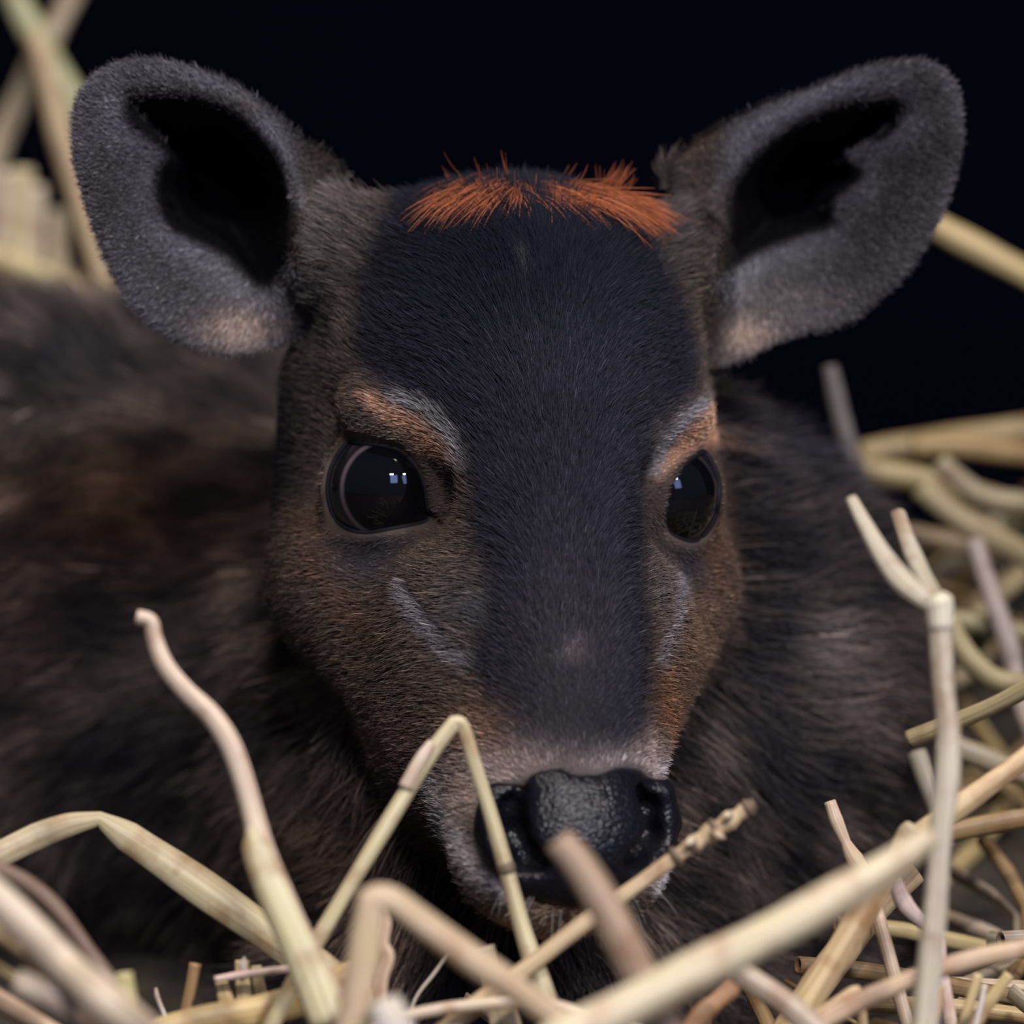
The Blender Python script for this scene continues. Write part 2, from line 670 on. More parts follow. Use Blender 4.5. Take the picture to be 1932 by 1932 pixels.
def lid_px(s):
    if s < 0:
        return [(613, 890), (617, 850), (634, 833), (674, 836), (748, 848), (784, 880), (800, 916), (806, 958), (814, 975), (797, 985),
                (762, 992), (724, 999), (684, 1004), (645, 990), (621, 955)]
    return [(1254, 960), (1262, 925), (1284, 885), (1310, 862), (1335, 852), (1352, 862), (1356, 900), (1354, 945), (1347, 985), (1332, 1008), (1306, 1020),
            (1276, 1012), (1256, 995)]


def ray_sphere(px, py, c_w, R):
    d = FWD + RGT * ((px - 966) / FPX) - UPV * ((py - 966) / FPX)
    d = d / np.linalg.norm(d)
    oc = CAM - c_w
    bq = oc @ d
    cq = oc @ oc - R * R
    disc = bq * bq - cq
    if disc < (R * 0.12) ** 2:
        q = CAM + d * (-bq)                                  # closest approach: keep it just inside the outline
        u = (q - c_w) / np.linalg.norm(q - c_w)
        return c_w + R * (u * 0.993 - FWD * 0.12)
    return CAM + d * (-bq - math.sqrt(disc))


LID = {}
for s in (-1, 1):
    cw = h2w(EYE_C[s])
    pts = catmull(np.array(lid_px(s), float), 6, True)
    LID[s] = np.array([w2h(ray_sphere(p[0], p[1], cw, EYE_R * 0.001)) for p in pts]) - EYE_C[s]


def lid_frame(s):
    c = LID[s].mean(0)
    c = c / np.linalg.norm(c)
    u = np.cross([0, 1, 0], c)
    u = u / np.linalg.norm(u)
    return c, u, np.cross(c, u)


def lid_uv(s, d):
    c, u, v = lid_frame(s)
    d = d / (np.linalg.norm(d, axis=-1)[..., None] + 1e-9)
    th = np.arccos(np.clip(d @ c, -1, 1))
    x, y = d @ u, d @ v
    n = np.sqrt(x * x + y * y) + 1e-9
    return np.stack([th * x / n, th * y / n], -1)


LID_POLY = {s: lid_uv(s, LID[s]) for s in (-1, 1)}

NOSTRIL = {
    -1: [(H(985, 1500, 65), 1.6), (H(966, 1530, 64), 2.8), (H(966, 1575, 63), 3.6), (H(990, 1615, 64), 3.2), (H(1022, 1632, 66), 1.8)],
    1: [(H(1222, 1498, 56), 1.5), (H(1238, 1530, 53), 2.5), (H(1236, 1575, 53), 3.0), (H(1216, 1610, 57), 2.4), (H(1192, 1625, 60), 1.6)],
}


def carve_nostrils(D, xs, ys, zs, grow):
    for s in (-1, 1):
        pr = []
        for (a, ra), (b_, rb) in zip(NOSTRIL[s][:-1], NOSTRIL[s][1:]):
            for t in (0, 0.33, 0.66, 1.0):
                back = np.array([s * -1.0, 0.5, -6.5]) * t
                pr.append(cone(a + back, b_ + back, (ra + grow) * (1 - 0.35 * t), (rb + grow) * (1 - 0.35 * t), 2))
        D[:] = smax(D, -eval_prims(pr, xs, ys, zs, 8), 2.6)


def carve_eyes(D, xs, ys, zs):
    for s in (-1, 1):
        c = EYE_C[s]
        sl = tuple(slice(int(np.searchsorted(ax, c[i] - 30)), int(np.searchsorted(ax, c[i] + 30))) for i, ax in enumerate((xs, ys, zs)))
        g = np.stack(np.meshgrid(xs[sl[0]], ys[sl[1]], zs[sl[2]], indexing='ij'), -1) - c
        r = np.linalg.norm(g, axis=-1)
        uv = lid_uv(s, g)
        d = poly_sd(uv, LID_POLY[s]) * np.clip(r, 8, 24)
        d = np.maximum(d, (EYE_R - 2.5) - r)
        d = np.maximum(d, r - (EYE_R + 2.5 + (9.0 if s > 0 else 3.0) * sstep(8, -1, g[..., 1])))
        D[sl] = smax(D[sl], -d.astype(np.float32), 1.2)


xs = grow_axis(-330, -126, 126, 120, 1.15, 5)
ys = grow_axis(-185, -112, 108, 115, 1.15, 5)
zs = grow_axis(-430, -100, 74, 80, 1.15, 5)
DH = eval_head(xs, ys, zs)
for s in (-1, 1):
    P = EAR_PTS[s]
    kd = kdtree.KDTree(len(P))
    for i, p in enumerate(P):
        kd.insert(p, i)
    kd.balance()
    lo, hi = P.min(0) - 6, P.max(0) + 6
    sl = tuple(slice(int(np.searchsorted(ax, lo[i])), int(np.searchsorted(ax, hi[i]))) for i, ax in enumerate((xs, ys, zs)))
    sub = DH[sl]
    ax_ = [xs[sl[0]], ys[sl[1]], zs[sl[2]]]
    # coarse occupancy keeps the queries near the ear shell
    occ = np.zeros(sub.shape, bool)
    ii = [np.clip(np.searchsorted(ax_[i], P[:, i]), 0, sub.shape[i] - 1) for i in range(3)]
    occ[ii[0], ii[1], ii[2]] = True
    for _ in range(4):
        o2 = occ.copy()
        o2[1:] |= occ[:-1]; o2[:-1] |= occ[1:]
        o2[:, 1:] |= occ[:, :-1]; o2[:, :-1] |= occ[:, 1:]
        o2[:, :, 1:] |= occ[:, :, :-1]; o2[:, :, :-1] |= occ[:, :, 1:]
        occ = o2
    near = np.argwhere(occ)
    d = np.full(sub.shape, 60, np.float32)
    for i, j, k in near:
        d[i, j, k] = kd.find((ax_[0][i], ax_[1][j], ax_[2][k]))[2] - 1.75
    DH[sl] = smin(sub, d, 4.0)
DB = eval_prims(BODY, xs, ys, zs)
D = smin(DH, DB, 14)
carve_eyes(D, xs, ys, zs)
carve_nostrils(D, xs, ys, zs, 0.7)
D = smax(D, -eval_prims(SLIT, xs, ys, zs, 8), 1.5)
V, F, g = surface_nets(D, xs, ys, zs)
gi_ = np.clip(np.round(g).astype(int), 0, np.array(D.shape) - 1)
WB = sstep(1.0, 10.0, DH[gi_[:, 0], gi_[:, 1], gi_[:, 2]])   # 0 on the head, 1 on the body
V = relax(V, F, 2, 0.5)
NRM = vnormals(V, F)
PX = w2px(h2w(V))

# ---- which vertices belong to an ear
EARW = np.zeros(len(V))
EARC = np.zeros(len(V))
for s in (-1, 1):
    o = poly_sd(PX, catmull(np.array(EARS[s]['out'], float)[:, :2], 8, True))
    c = poly_sd(PX, catmull(np.array(EARS[s]['cav'], float)[:, :2], 8, True))
    side = V[:, 0] * s > 40
    inr = side & (o < 14) & (V[:, 2] > -118) & (WB < 0.9)
    EARW[inr] = 1
    EARC[inr] = np.where(NRM[inr][:, 2] > -0.15, c[inr], 999)

BASE = np.array


def blob(c, px, centre, rx, ry, col, amt=1.0, rot=0):
    q = px - np.array(centre, float)
    ca, sa = math.cos(math.radians(rot)), math.sin(math.radians(rot))
    u = (q[:, 0] * ca + q[:, 1] * sa) / rx
    v = (-q[:, 0] * sa + q[:, 1] * ca) / ry
    k = (np.exp(-(u * u + v * v)) * amt)[:, None]
    return c * (1 - k) + np.array(col) * k


def band(c, px, line, wd, col, amt=1.0):
    k = (np.exp(-(line_d(px, line) / wd) ** 2) * amt)[:, None]
    return c * (1 - k) + np.array(col) * k


def patch(c, px, poly, soft, col, amt=1.0):
    k = (sstep(soft, -soft, poly_sd(px, catmull(poly, 6, True))) * amt)[:, None]
    return c * (1 - k) + np.array(col) * k


def coat(P, px, nrm, wb, earw, earc):
    """coat pigment: the fawn's markings"""
    n = len(P)
    nz = vnoise(P, 0.35)
    nz2 = vnoise(P, 0.09)
    c = np.zeros((n, 3)) + np.array([0.066, 0.047, 0.037])
    # neck side and back of cheek: shade of that side put into the coat
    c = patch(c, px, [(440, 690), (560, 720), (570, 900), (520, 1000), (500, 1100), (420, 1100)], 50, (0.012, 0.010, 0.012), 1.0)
    c = blob(c, px, (620, 420), 110, 130, (0.115, 0.10, 0.092), 0.7)
    c = blob(c, px, (600, 640), 80, 110, (0.065, 0.055, 0.05), 0.5)
    c = blob(c, px, (1260, 440), 70, 130, (0.07, 0.062, 0.06), 0.6)
    c = band(c, px, [(1300, 480), (1330, 640), (1340, 740)], 26, (0.085, 0.066, 0.045), 0.7)
    # cheek
    c = blob(c, px, (680, 1250), 130, 110, (0.100, 0.070, 0.053), 0.85)
    c = blob(c, px, (740, 1390), 90, 60, (0.19, 0.12, 0.10), 0.8, 35)
    c = band(c, px, [(585, 990), (600, 1060), (650, 1130), (690, 1180)], 34, (0.085, 0.048, 0.030), 0.8)
    c = blob(c, px, (700, 1045), 75, 62, (0.024, 0.020, 0.026), 0.9)
    c = blob(c, px, (850, 1060), 60, 60, (0.085, 0.065, 0.050), 0.8, 40)
    c = blob(c, px, (890, 1150), 55, 60, (0.075, 0.068, 0.070), 0.8)
    c = blob(c, px, (1300, 1220), 60, 130, (0.13, 0.080, 0.052), 0.85, 12)
    c = blob(c, px, (1345, 1050), 26, 90, (0.10, 0.052, 0.028), 0.8)
    c = blob(c, px, (1300, 1070), 32, 50, (0.024, 0.020, 0.026), 0.9)
    c = blob(c, px, (1235, 1110), 32, 70, (0.085, 0.070, 0.062), 0.8, 12)
    c = blob(c, px, (1255, 1360), 24, 90, (0.19, 0.085, 0.045), 0.8, -6)
    # dark blaze from the poll down the bridge
    c = patch(c, px, [(740, 420), (800, 310), (1000, 295), (1170, 310), (1205, 420), (1270, 560), (1310, 690), (1300, 745), (1235, 810), (1215, 900),
                      (1215, 1000), (1210, 1100), (1222, 1200), (1220, 1330), (1200, 1410), (1100, 1440), (980, 1420), (925, 1370), (905, 1250), (930, 1120),
                      (900, 1000), (885, 880), (830, 790), (740, 735), (690, 680), (690, 580)], 26, (0.0125, 0.0120, 0.0165), 0.97)
    c = blob(c, px, (1000, 480), 250, 130, (0.0022, 0.0022, 0.0036), 0.95)  # darkest over the crown
    c = blob(c, px, (1060, 1220), 110, 190, (0.032, 0.027, 0.031), 0.75)
    c = blob(c, px, (1085, 1235), 24, 22, (0.10, 0.075, 0.085), 0.7)
    c = blob(c, px, (990, 505), 9, 26, (0.07, 0.065, 0.065), 0.35)
    # brows
    c = patch(c, px, [(690, 742), (750, 765), (815, 805), (862, 850), (868, 885), (835, 868), (790, 850), (740, 810), (705, 775)], 12, (0.36, 0.195, 0.125), 0.95)
    c = band(c, px, [(760, 752), (820, 786), (858, 830), (872, 880)], 14, (0.21, 0.20, 0.215), 0.75)
    c = patch(c, px, [(1382, 790), (1362, 760), (1335, 765), (1290, 815), (1245, 872), (1232, 915), (1262, 885), (1310, 850), (1372, 835)], 12, (0.36, 0.195, 0.125), 0.95)
    c = band(c, px, [(1318, 765), (1280, 795), (1248, 840), (1234, 890)], 13, (0.21, 0.20, 0.215), 0.75)
    c = band(c, px, [(640, 805), (700, 810), (770, 836)], 20, (0.12, 0.09, 0.068), 0.85)
    c = band(c, px, [(850, 900), (840, 960), (815, 990)], 22, (0.075, 0.050, 0.042), 0.8)
    c = band(c, px, [(1236, 920), (1240, 990)], 18, (0.050, 0.034, 0.030), 0.8)
    c = band(c, px, [(616, 850), (618, 960), (680, 1006), (730, 1002), (800, 992)], 8, (0.11, 0.085, 0.075), 0.7)
    c = band(c, px, [(1258, 1006), (1300, 1028), (1340, 1010)], 7, (0.11, 0.085, 0.075), 0.7)
    # scent gland slits with pale borders
    c = band(c, px, [(768, 1115), (812, 1180), (850, 1225), (884, 1250)], 15, (0.15, 0.135, 0.15), 0.85)
    c = band(c, px, [(776, 1108), (815, 1148), (848, 1192), (856, 1205)], 5, (0.010, 0.009, 0.012), 0.95)
    c = band(c, px, [(1278, 1090), (1270, 1160), (1240, 1245)], 11, (0.15, 0.135, 0.15), 0.8)
    # muzzle
    front = sstep(5, 20, P[:, 2])
    m = c.copy()
    m = blob(m, px, (905, 1390), 55, 60, (0.20, 0.115, 0.07), 0.85)
    m = blob(m, px, (960, 1455), 110, 50, (0.25, 0.19, 0.18), 0.9)
    m = blob(m, px, (1180, 1450), 90, 34, (0.20, 0.165, 0.17), 0.85)
    m = blob(m, px, (1235, 1430), 30, 45, (0.30, 0.23, 0.21), 0.8)
    m = blob(m, px, (880, 1520), 70, 80, (0.34, 0.26, 0.225), 0.9)
    m = band(m, px, [(812, 1480), (840, 1540), (872, 1600), (905, 1650), (960, 1690)], 20, (0.50, 0.44, 0.44), 0.95)
    m = band(m, px, [(1245, 1450), (1270, 1490), (1276, 1560), (1268, 1620), (1235, 1680)], 13, (0.50, 0.44, 0.44), 0.95)
    m = blob(m, px, (1050, 1745), 130, 34, (0.50, 0.34, 0.22), 0.97)
    c = c * (1 - front[:, None]) + m * front[:, None]
    c = patch(c, px, PAD, 3, (0.004, 0.004, 0.007), 1.0) * front[:, None] + c * (1 - front[:, None])
    # body
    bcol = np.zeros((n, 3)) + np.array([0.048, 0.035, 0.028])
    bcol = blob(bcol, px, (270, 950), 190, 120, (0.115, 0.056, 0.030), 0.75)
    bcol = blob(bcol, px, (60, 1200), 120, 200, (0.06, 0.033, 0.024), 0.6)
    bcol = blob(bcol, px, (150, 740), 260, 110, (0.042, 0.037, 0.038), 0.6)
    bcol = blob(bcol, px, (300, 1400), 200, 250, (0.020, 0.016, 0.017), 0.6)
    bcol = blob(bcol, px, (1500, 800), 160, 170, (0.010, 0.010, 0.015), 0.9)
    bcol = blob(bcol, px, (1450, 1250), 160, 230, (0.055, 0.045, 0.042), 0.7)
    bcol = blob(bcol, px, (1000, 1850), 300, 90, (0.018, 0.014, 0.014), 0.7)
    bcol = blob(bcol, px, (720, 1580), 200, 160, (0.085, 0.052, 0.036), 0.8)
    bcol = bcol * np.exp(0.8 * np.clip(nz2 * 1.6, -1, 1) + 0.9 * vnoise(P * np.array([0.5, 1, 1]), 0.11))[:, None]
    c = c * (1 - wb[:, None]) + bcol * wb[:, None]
    # ears
    ear = np.zeros((n, 3)) + np.array([0.090, 0.080, 0.090])
    ear = ear * (1 + 0.3 * nz2)[:, None]
    pale_edge = np.exp(-((earc - 18) / 30.0) ** 2)[:, None]  # paler hairs round the edge of the hollow
    ear = ear * (1 - 0.8 * pale_edge) + np.array([0.20, 0.185, 0.215]) * 0.8 * pale_edge
    for ctr in ((455, 615), (1400, 625)):
        ear = blob(ear, px, ctr, 62, 34, (0.42, 0.31, 0.25), 0.9)
    ear = blob(ear, px, (440, 520), 60, 40, (0.16, 0.145, 0.155), 0.6)
    ear = blob(ear, px, (1480, 560), 110, 45, (0.19, 0.165, 0.165), 0.6)
    ear = band(ear, px, [(558, 400), (556, 500)], 9, (0.16, 0.115, 0.105), 0.8)
    ear = band(ear, px, [(1352, 480), (1375, 360)], 9, (0.16, 0.115, 0.105), 0.7)
    ear = band(ear, px, [(480, 215), (350, 185), (260, 180)], 22, (0.10, 0.08, 0.07), 0.7)
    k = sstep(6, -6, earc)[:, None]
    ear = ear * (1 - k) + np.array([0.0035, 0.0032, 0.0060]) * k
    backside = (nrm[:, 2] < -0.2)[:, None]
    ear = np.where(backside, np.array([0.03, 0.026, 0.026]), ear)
    ew = earw[:, None]
    # blend the ear base into the temple
    base = sstep(610, 520, px[:, 0]) + sstep(1330, 1400, px[:, 0])
    ew = ew * np.clip(base, 0, 1)[:, None]
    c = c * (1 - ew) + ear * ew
    return np.clip(c, 0.001, 1)


CT = coat(V, PX, NRM, WB, EARW, EARC)
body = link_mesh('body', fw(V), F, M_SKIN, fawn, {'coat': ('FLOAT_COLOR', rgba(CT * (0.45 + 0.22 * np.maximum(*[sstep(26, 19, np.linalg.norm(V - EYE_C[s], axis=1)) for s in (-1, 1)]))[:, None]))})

# ---- nose pad
px_ = np.arange(-34, 34, 0.55)
py_ = np.arange(-112, -56, 0.55)
pz_ = np.arange(30, 76, 0.55)
DP = eval_head(px_, py_, pz_) - 1.0
gg = np.stack(np.meshgrid(px_, py_, pz_, indexing='ij'), -1)
pd = w2px(h2w(gg.reshape(-1, 3))).reshape(gg.shape[:3] + (2,))
psd = poly_sd(pd, catmull(PAD, 4, True)) / 8.4
DP = smax(DP, psd.astype(np.float32), 2.2)
DP = np.maximum(DP, (40.0 - gg[..., 2]).astype(np.float32))
# alae: raised rims outside the nostrils, and a shallow groove down the middle
for s, ctr in ((-1, [(935, 1510, 55), (932, 1565, 54), (950, 1625, 56)]), (1, [(1248, 1500, 45), (1252, 1550, 44), (1244, 1605, 47)])):
    q = [H(*c_) for c_ in ctr]
    DP = smin(DP, eval_prims([cone(q[0], q[1], 3.4, 3.8, 2), cone(q[1], q[2], 3.8, 3.4, 2)], px_, py_, pz_, 8), 3)
DP = DP - 0.10 * vnoise(gg, 0.75).astype(np.float32) * (gg[..., 2] > 50)
carve_nostrils(DP, px_, py_, pz_, 0)
grv = eval_prims([cone(H(1088, 1600, 70), H(1075, 1705, 68), 1.0, 1.0, 1)], px_, py_, pz_, 6)
DP = smax(DP, -grv, 1.2)
DP[0] = DP[-1] = 5
DP[:, 0] = DP[:, -1] = 5
DP[:, :, 0] = DP[:, :, -1] = 5
pv, pf, _ = surface_nets(DP, px_, py_, pz_)
pv = relax(pv, pf, 1, 0.4)
nose = link_mesh('nose_pad', fw(pv), pf, M_NOSE, fawn)
nose['label'] = 'wet black nose pad'

# ---- eyes and lids
for s in (-1, 1):
    nu, nv = 64, 40
    th = np.linspace(0, np.pi, nv)
    ph = np.linspace(0, 2 * np.pi, nu, endpoint=False)
    axis = w2h(CAM) - EYE_C[s]
    axis = axis / np.linalg.norm(axis)
    if s > 0:
        axis = axis + np.array([0.34, -0.05, 0])
    axis = axis / np.linalg.norm(axis)
    u = np.cross([0, 1, 0], axis)
    u /= np.linalg.norm(u)
    v = np.cross(axis, u)
    pts, cols = [], []
    for t in th:
        for p in ph:
            d = axis * math.cos(t) + (u * math.cos(p) + v * math.sin(p)) * math.sin(t)
            bulge = 1.0 + 0.05 * math.exp(-(t / 0.62) ** 2)
            pts.append(EYE_C[s] + d * EYE_R * bulge * 0.995)
            tt = math.degrees(t)
            iris = np.array([0.0022, 0.0020, 0.0032])
            limb = np.array([0.12, 0.088, 0.105])
            scl = np.array([0.010, 0.008, 0.012])
            k1 = float(sstep(49.0, 50.5, tt)) * (0.9 if s < 0 else 0.25)
            k2 = float(sstep(52.4, 54.4, tt))
            cc = iris * (1 - k1) + limb * k1
            cc = cc * (1 - k2) + scl * k2
            cols.append(cc)
    faces = []
    for i in range(nv - 1):
        for j in range(nu):
            a, b_ = i * nu + j, i * nu + (j + 1) % nu
            faces.append((a, a + nu, b_ + nu, b_))
    eye = link_mesh('eye', fw(np.array(pts)), faces, M_EYE, fawn, {'coat': ('FLOAT_COLOR', rgba(cols))})
    eye['label'] = 'glossy black eye'
    # lid rim: a bare dark tube that follows the opening
    L = LID[s]
    nl = len(L)
    vs, cl, fs = [], [], []
    k = 10
    T = np.roll(L, -1, 0) - np.roll(L, 1, 0)
    T /= np.linalg.norm(T, axis=1)[:, None]
    ctr = L.mean(0) / np.linalg.norm(L.mean(0))
    for i in range(nl):
        rad = L[i] / np.linalg.norm(L[i])
        side = np.cross(T[i], rad)
        side /= np.linalg.norm(side)
        if side @ (L[i] - ctr * (L[i] @ ctr)) < 0:
            side = -side
        for j in range(k):
            a_ = 2 * math.pi * j / k
            vs.append(EYE_C[s] + rad * (EYE_R + 0.2 + 0.6 * math.sin(a_)) + side * (0.45 + 1.0 * math.cos(a_)))
            o = max(0, math.cos(a_))
            cl.append(np.array([0.008, 0.007, 0.010]) * (1 - o) + np.array([0.055, 0.043, 0.038]) * o)
    for i in range(nl):
        for j in range(k):
            fs.append((i * k + j, i * k + (j + 1) % k, ((i + 1) % nl) * k + (j + 1) % k, ((i + 1) % nl) * k + j))
    link_mesh('eyelid', fw(np.array(vs)), fs, M_LID, fawn, {'coat': ('FLOAT_COLOR', rgba(cl))})

# ------------------------------------------------------------------ fur
FUR = 1.0


def unit(v):
    return v / (np.linalg.norm(v, axis=-1)[..., None] + 1e-9)


def make_curves(name, pts, rad, col, parent):
    """pts (N, K, 3) in head mm, rad (N, K) mm, col (N, K, 3)"""
    N, K, _ = pts.shape
    cu = bpy.data.hair_curves.new(name)
    cu.add_curves([K] * N)
    cu.attributes['position'].data.foreach_set('vector', fw(pts.reshape(-1, 3)).astype(np.float32).ravel())
    r = cu.attributes.get('radius') or cu.attributes.new('radius', 'FLOAT', 'POINT')
    r.data.foreach_set('value', (rad * 0.001).astype(np.float32).ravel())
    c = cu.attributes.new('hair_color', 'FLOAT_COLOR', 'POINT')
    c.data.foreach_set('color', rgba(col.reshape(-1, 3)).astype(np.float32).ravel())
    cu.materials.append(M_HAIR)
    o = bpy.data.objects.new(name, cu)
    COL.objects.link(o)
    o.parent = parent
    return o


tri = np.concatenate([F[:, [0, 1, 2]], F[:, [0, 2, 3]]])
tA = np.linalg.norm(np.cross(V[tri[:, 1]] - V[tri[:, 0]], V[tri[:, 2]] - V[tri[:, 0]]), axis=1) / 2
tN = unit(NRM[tri].sum(1))
tC = V[tri].mean(1)
tPX = PX[tri].mean(1)
viewv = unit(w2h(CAM) - tC)
vis = (tN * viewv).sum(1) > -0.45
frame = (tPX[:, 0] > -350) & (tPX[:, 0] < 2150) & (tPX[:, 1] > -100) & (tPX[:, 1] < 2050)
padin = (poly_sd(tPX, catmull(PAD, 4, True)) < 4) & (tC[:, 2] > 25)
eyein = np.zeros(len(tri), bool)
for s in (-1, 1):
    dd = tC - EYE_C[s]
    r = np.linalg.norm(dd, axis=1)
    eyein |= (r < 18.5) & (poly_sd(lid_uv(s, dd), LID_POLY[s]) * 16 < 0.5)
    eyein |= (r < EYE_R - 0.5)
tEar = EARW[tri].mean(1)
tEC = EARC[tri].mean(1)
tWB = WB[tri].mean(1)
ok = vis & frame & ~padin & ~eyein & (line_d(tPX, [(776, 1108), (815, 1150), (858, 1208)]) > 5)


def scatter(mask, dens):
    wgt = tA * mask * dens
    n = int(wgt.sum() * FUR)
    i = RNG.choice(len(tri), n, p=wgt / wgt.sum())
    a, b_ = RNG.random(n), RNG.random(n)
    f = a + b_ > 1
    a[f], b_[f] = 1 - a[f], 1 - b_[f]
    T = tri[i]
    bw = np.stack([1 - a - b_, a, b_], 1)[..., None]
    return ((V[T] * bw).sum(1), unit((NRM[T] * bw).sum(1)), (CT[T] * bw).sum(1), (WB[T] * bw[..., 0]).sum(1))


def comb_head(P):
    x, y, z = P[:, 0], P[:, 1], P[:, 2]
    sx = np.tanh(x / 8.0)
    fore = np.stack([x * 0.040, 0.62 + 0 * y, -0.4 + 0 * x], 1)
    cheek = np.stack([sx * 0.75, -0.22 + 0 * y, -1.0 + 0 * x], 1)
    k = (sstep(-8, 14, y) * 1.0)[:, None]
    bridge = np.exp(-(x / 17.0) ** 2) * sstep(0, 20, z + 10)
    br = np.stack([x * 0.02, 1.0 + 0 * y, -0.5 + 0 * x], 1)
    d = unit(cheek) * (1 - k) + unit(fore) * k
    d = d * (1 - bridge[:, None]) + unit(br) * bridge[:, None]
    return d


def comb_body(P):
    x, y, z = P[:, 0], P[:, 1], P[:, 2]
    d = np.stack([np.tanh(x / 40.0) * 0.8, -0.75 + 0 * y, -0.55 + 0 * z], 1)
    j = np.stack([vnoise(P, 0.035), vnoise(P + 50, 0.035), vnoise(P + 90, 0.035)], 1)
    return d + 0.8 * j


def grow(name, roots, comb, length, lift, rad, jit, tip=1.3, root=0.6, K=4, vary=0.35, gain=1.0, curl=0.35, pale=0.0):
    P, N, c, wb = roots
    n = len(P)
    t = comb - (comb * N).sum(1)[:, None] * N
    t = unit(t)
    L = length * (0.65 + 0.7 * RNG.random(n))
    lf = np.clip(lift + 0.12 * RNG.standard_normal(n), 0.05, 0.95)[:, None]
    d0 = unit(N * lf + t * (1 - lf) + jit * RNG.standard_normal((n, 3)))
    d1 = unit(d0 * (1 - curl) + t * curl - N * 0.10 + 0.5 * jit * RNG.standard_normal((n, 3)))
    s = np.linspace(0, 1, K)
    pts = P[:, None, :] - N[:, None, :] * 0.25 + L[:, None, None] * (d0[:, None, :] * (s - 0.5 * s * s)[None, :, None] + d1[:, None, :] * (0.5 * s * s)[None, :, None])
    r = np.broadcast_to(rad * np.array([1.0, 0.95, 0.7, 0.25]) if K == 4 else rad * np.linspace(1, 0.2, K), (n, K))
    v = np.exp(vary * RNG.standard_normal(n))
    if pale:
        v = np.where(RNG.random(n) < pale, v * 2.6, v)
    g_ = root + (tip - root) * s
    col = np.clip(c[:, None, :] * v[:, None, None] * g_[None, :, None] * gain, 0.0005, 0.9)
    return make_curves(name, pts, r, col, body)


HG = 1.0
mh = ok & (tWB < 0.5) & (tEar < 0.5)
R_ = scatter(mh, 9.0)
tpx = w2px(h2w(R_[0]))
temple = np.clip(sstep(20, 60, R_[0][:, 1]) * sstep(26, 44, np.abs(R_[0][:, 0])), 0, 1)
muz = sstep(30, 55, R_[0][:, 2])
ln = 3.4 + 2.2 * temple - 1.6 * muz + 2.5 * sstep(0.1, 0.5, R_[3]) + 1.2 * sstep(10, 60, R_[0][:, 1])
for s in (-1, 1):
    ln = ln * (0.42 + 0.58 * sstep(19, 31, np.linalg.norm(R_[0] - EYE_C[s], axis=1)))
grow('head_fur', R_, comb_head(R_[0]) + 0.25 * np.stack([vnoise(R_[0], 0.12), vnoise(R_[0] + 31, 0.12), vnoise(R_[0] + 77, 0.12)], 1),
     ln, 0.28, 0.072, 0.10, tip=1.45, root=0.5, gain=HG, pale=0.05)
for s in (-1, 1):
    me_ = ok & (tWB < 0.9) & (tEar >= 0.5) & (tC[:, 0] * s > 0)
    dens = np.where(tEC < -6, 0.5, 9.0)
    R_ = scatter(me_, dens)
    cen = H(*EARS[s]['C'])
    cb = unit(R_[0] - (cen + np.array([s * -14, -14, 0])))
    grow('ear_fur', R_, cb + np.array([0, -0.2, 0]), 2.3, 0.40, 0.075, 0.16, tip=1.4, root=0.6, gain=HG, pale=0.04)
mb = ok & (tWB >= 0.5) & (tEar < 0.5)
R_ = scatter(mb, np.where(tC[:, 2] < -150, 0.7, 1.5))
grow('body_fur', R_, comb_body(R_[0]), 13.0, 0.34, 0.15, 0.16, tip=1.4, root=0.5, K=5, gain=HG * 0.78, vary=0.55, pale=0.05)

# forelock: long orange hairs that part from the crown
n = int(4200 * FUR)
q = RNG.random(n)
cx = np.interp(q, [0, 0.45, 1], [870, 985, 1150]) + RNG.normal(0, 14, n)
cy = 352 + RNG.normal(0, 12, n) - 8 * np.cos((cx - 985) / 100)
kd = kdtree.KDTree(len(V))
for i, p in enumerate(PX):
    kd.insert((p[0], p[1], 0 if (NRM[i, 2] > -0.1 and WB[i] < 0.5) else 5000), i)
kd.balance()
idx = np.array([kd.find((a_, b_, 0))[1] for a_, b_ in zip(cx, cy)])
P, N = V[idx] + RNG.normal(0, 0.4, (n, 3)), NRM[idx]
tx = (cx - 985) / 165.0
dirx = np.where(tx < 0, tx * 1.2 - 0.15, tx * 1.0 + 0.25) + RNG.normal(0, 0.22, n)
diry = np.where(tx < 0.35, -0.9, -0.55) + RNG.normal(0, 0.20, n)
flick = (tx > 0.93) & (RNG.random(n) < 0.3)
diry = np.where(flick, 0.9 + RNG.normal(0, 0.3, n), diry)
dirx = np.where(flick, 0.15 + RNG.normal(0, 0.12, n), dirx)
stray = RNG.random(n) < 0.004
diry = np.where(stray, 1.0, diry)
cl = (cx / 19).astype(int) % 64
dirx = dirx * 0.75 + RNG.normal(0, 0.25, 64)[cl]
diry = diry + RNG.normal(0, 0.08, 64)[cl]
d1 = unit(np.stack([dirx, diry, 0.35 + 0 * dirx], 1))
L = 13.5 * (0.55 + 0.55 * RNG.random(n)) * RNG.uniform(0.7, 1.4, 64)[cl] * np.where(flick | stray, 0.55, 1.0)
K = 6
s_ = np.linspace(0, 1, K)
d0 = unit(N * 0.28 + np.stack([dirx * 0.8, np.where(flick, 0.7, -0.25), 0.55 + 0 * dirx], 1))
pts = P[:, None] + L[:, None, None] * (d0[:, None] * (s_ - 0.62 * s_ ** 2)[None, :, None] + d1[:, None] * (0.85 * s_ ** 2)[None, :, None])
v = np.exp(0.3 * RNG.standard_normal(n))
col = np.array([0.25, 0.075, 0.028])[None, None] * v[:, None, None] * (0.75 + 0.5 * s_)[None, :, None]
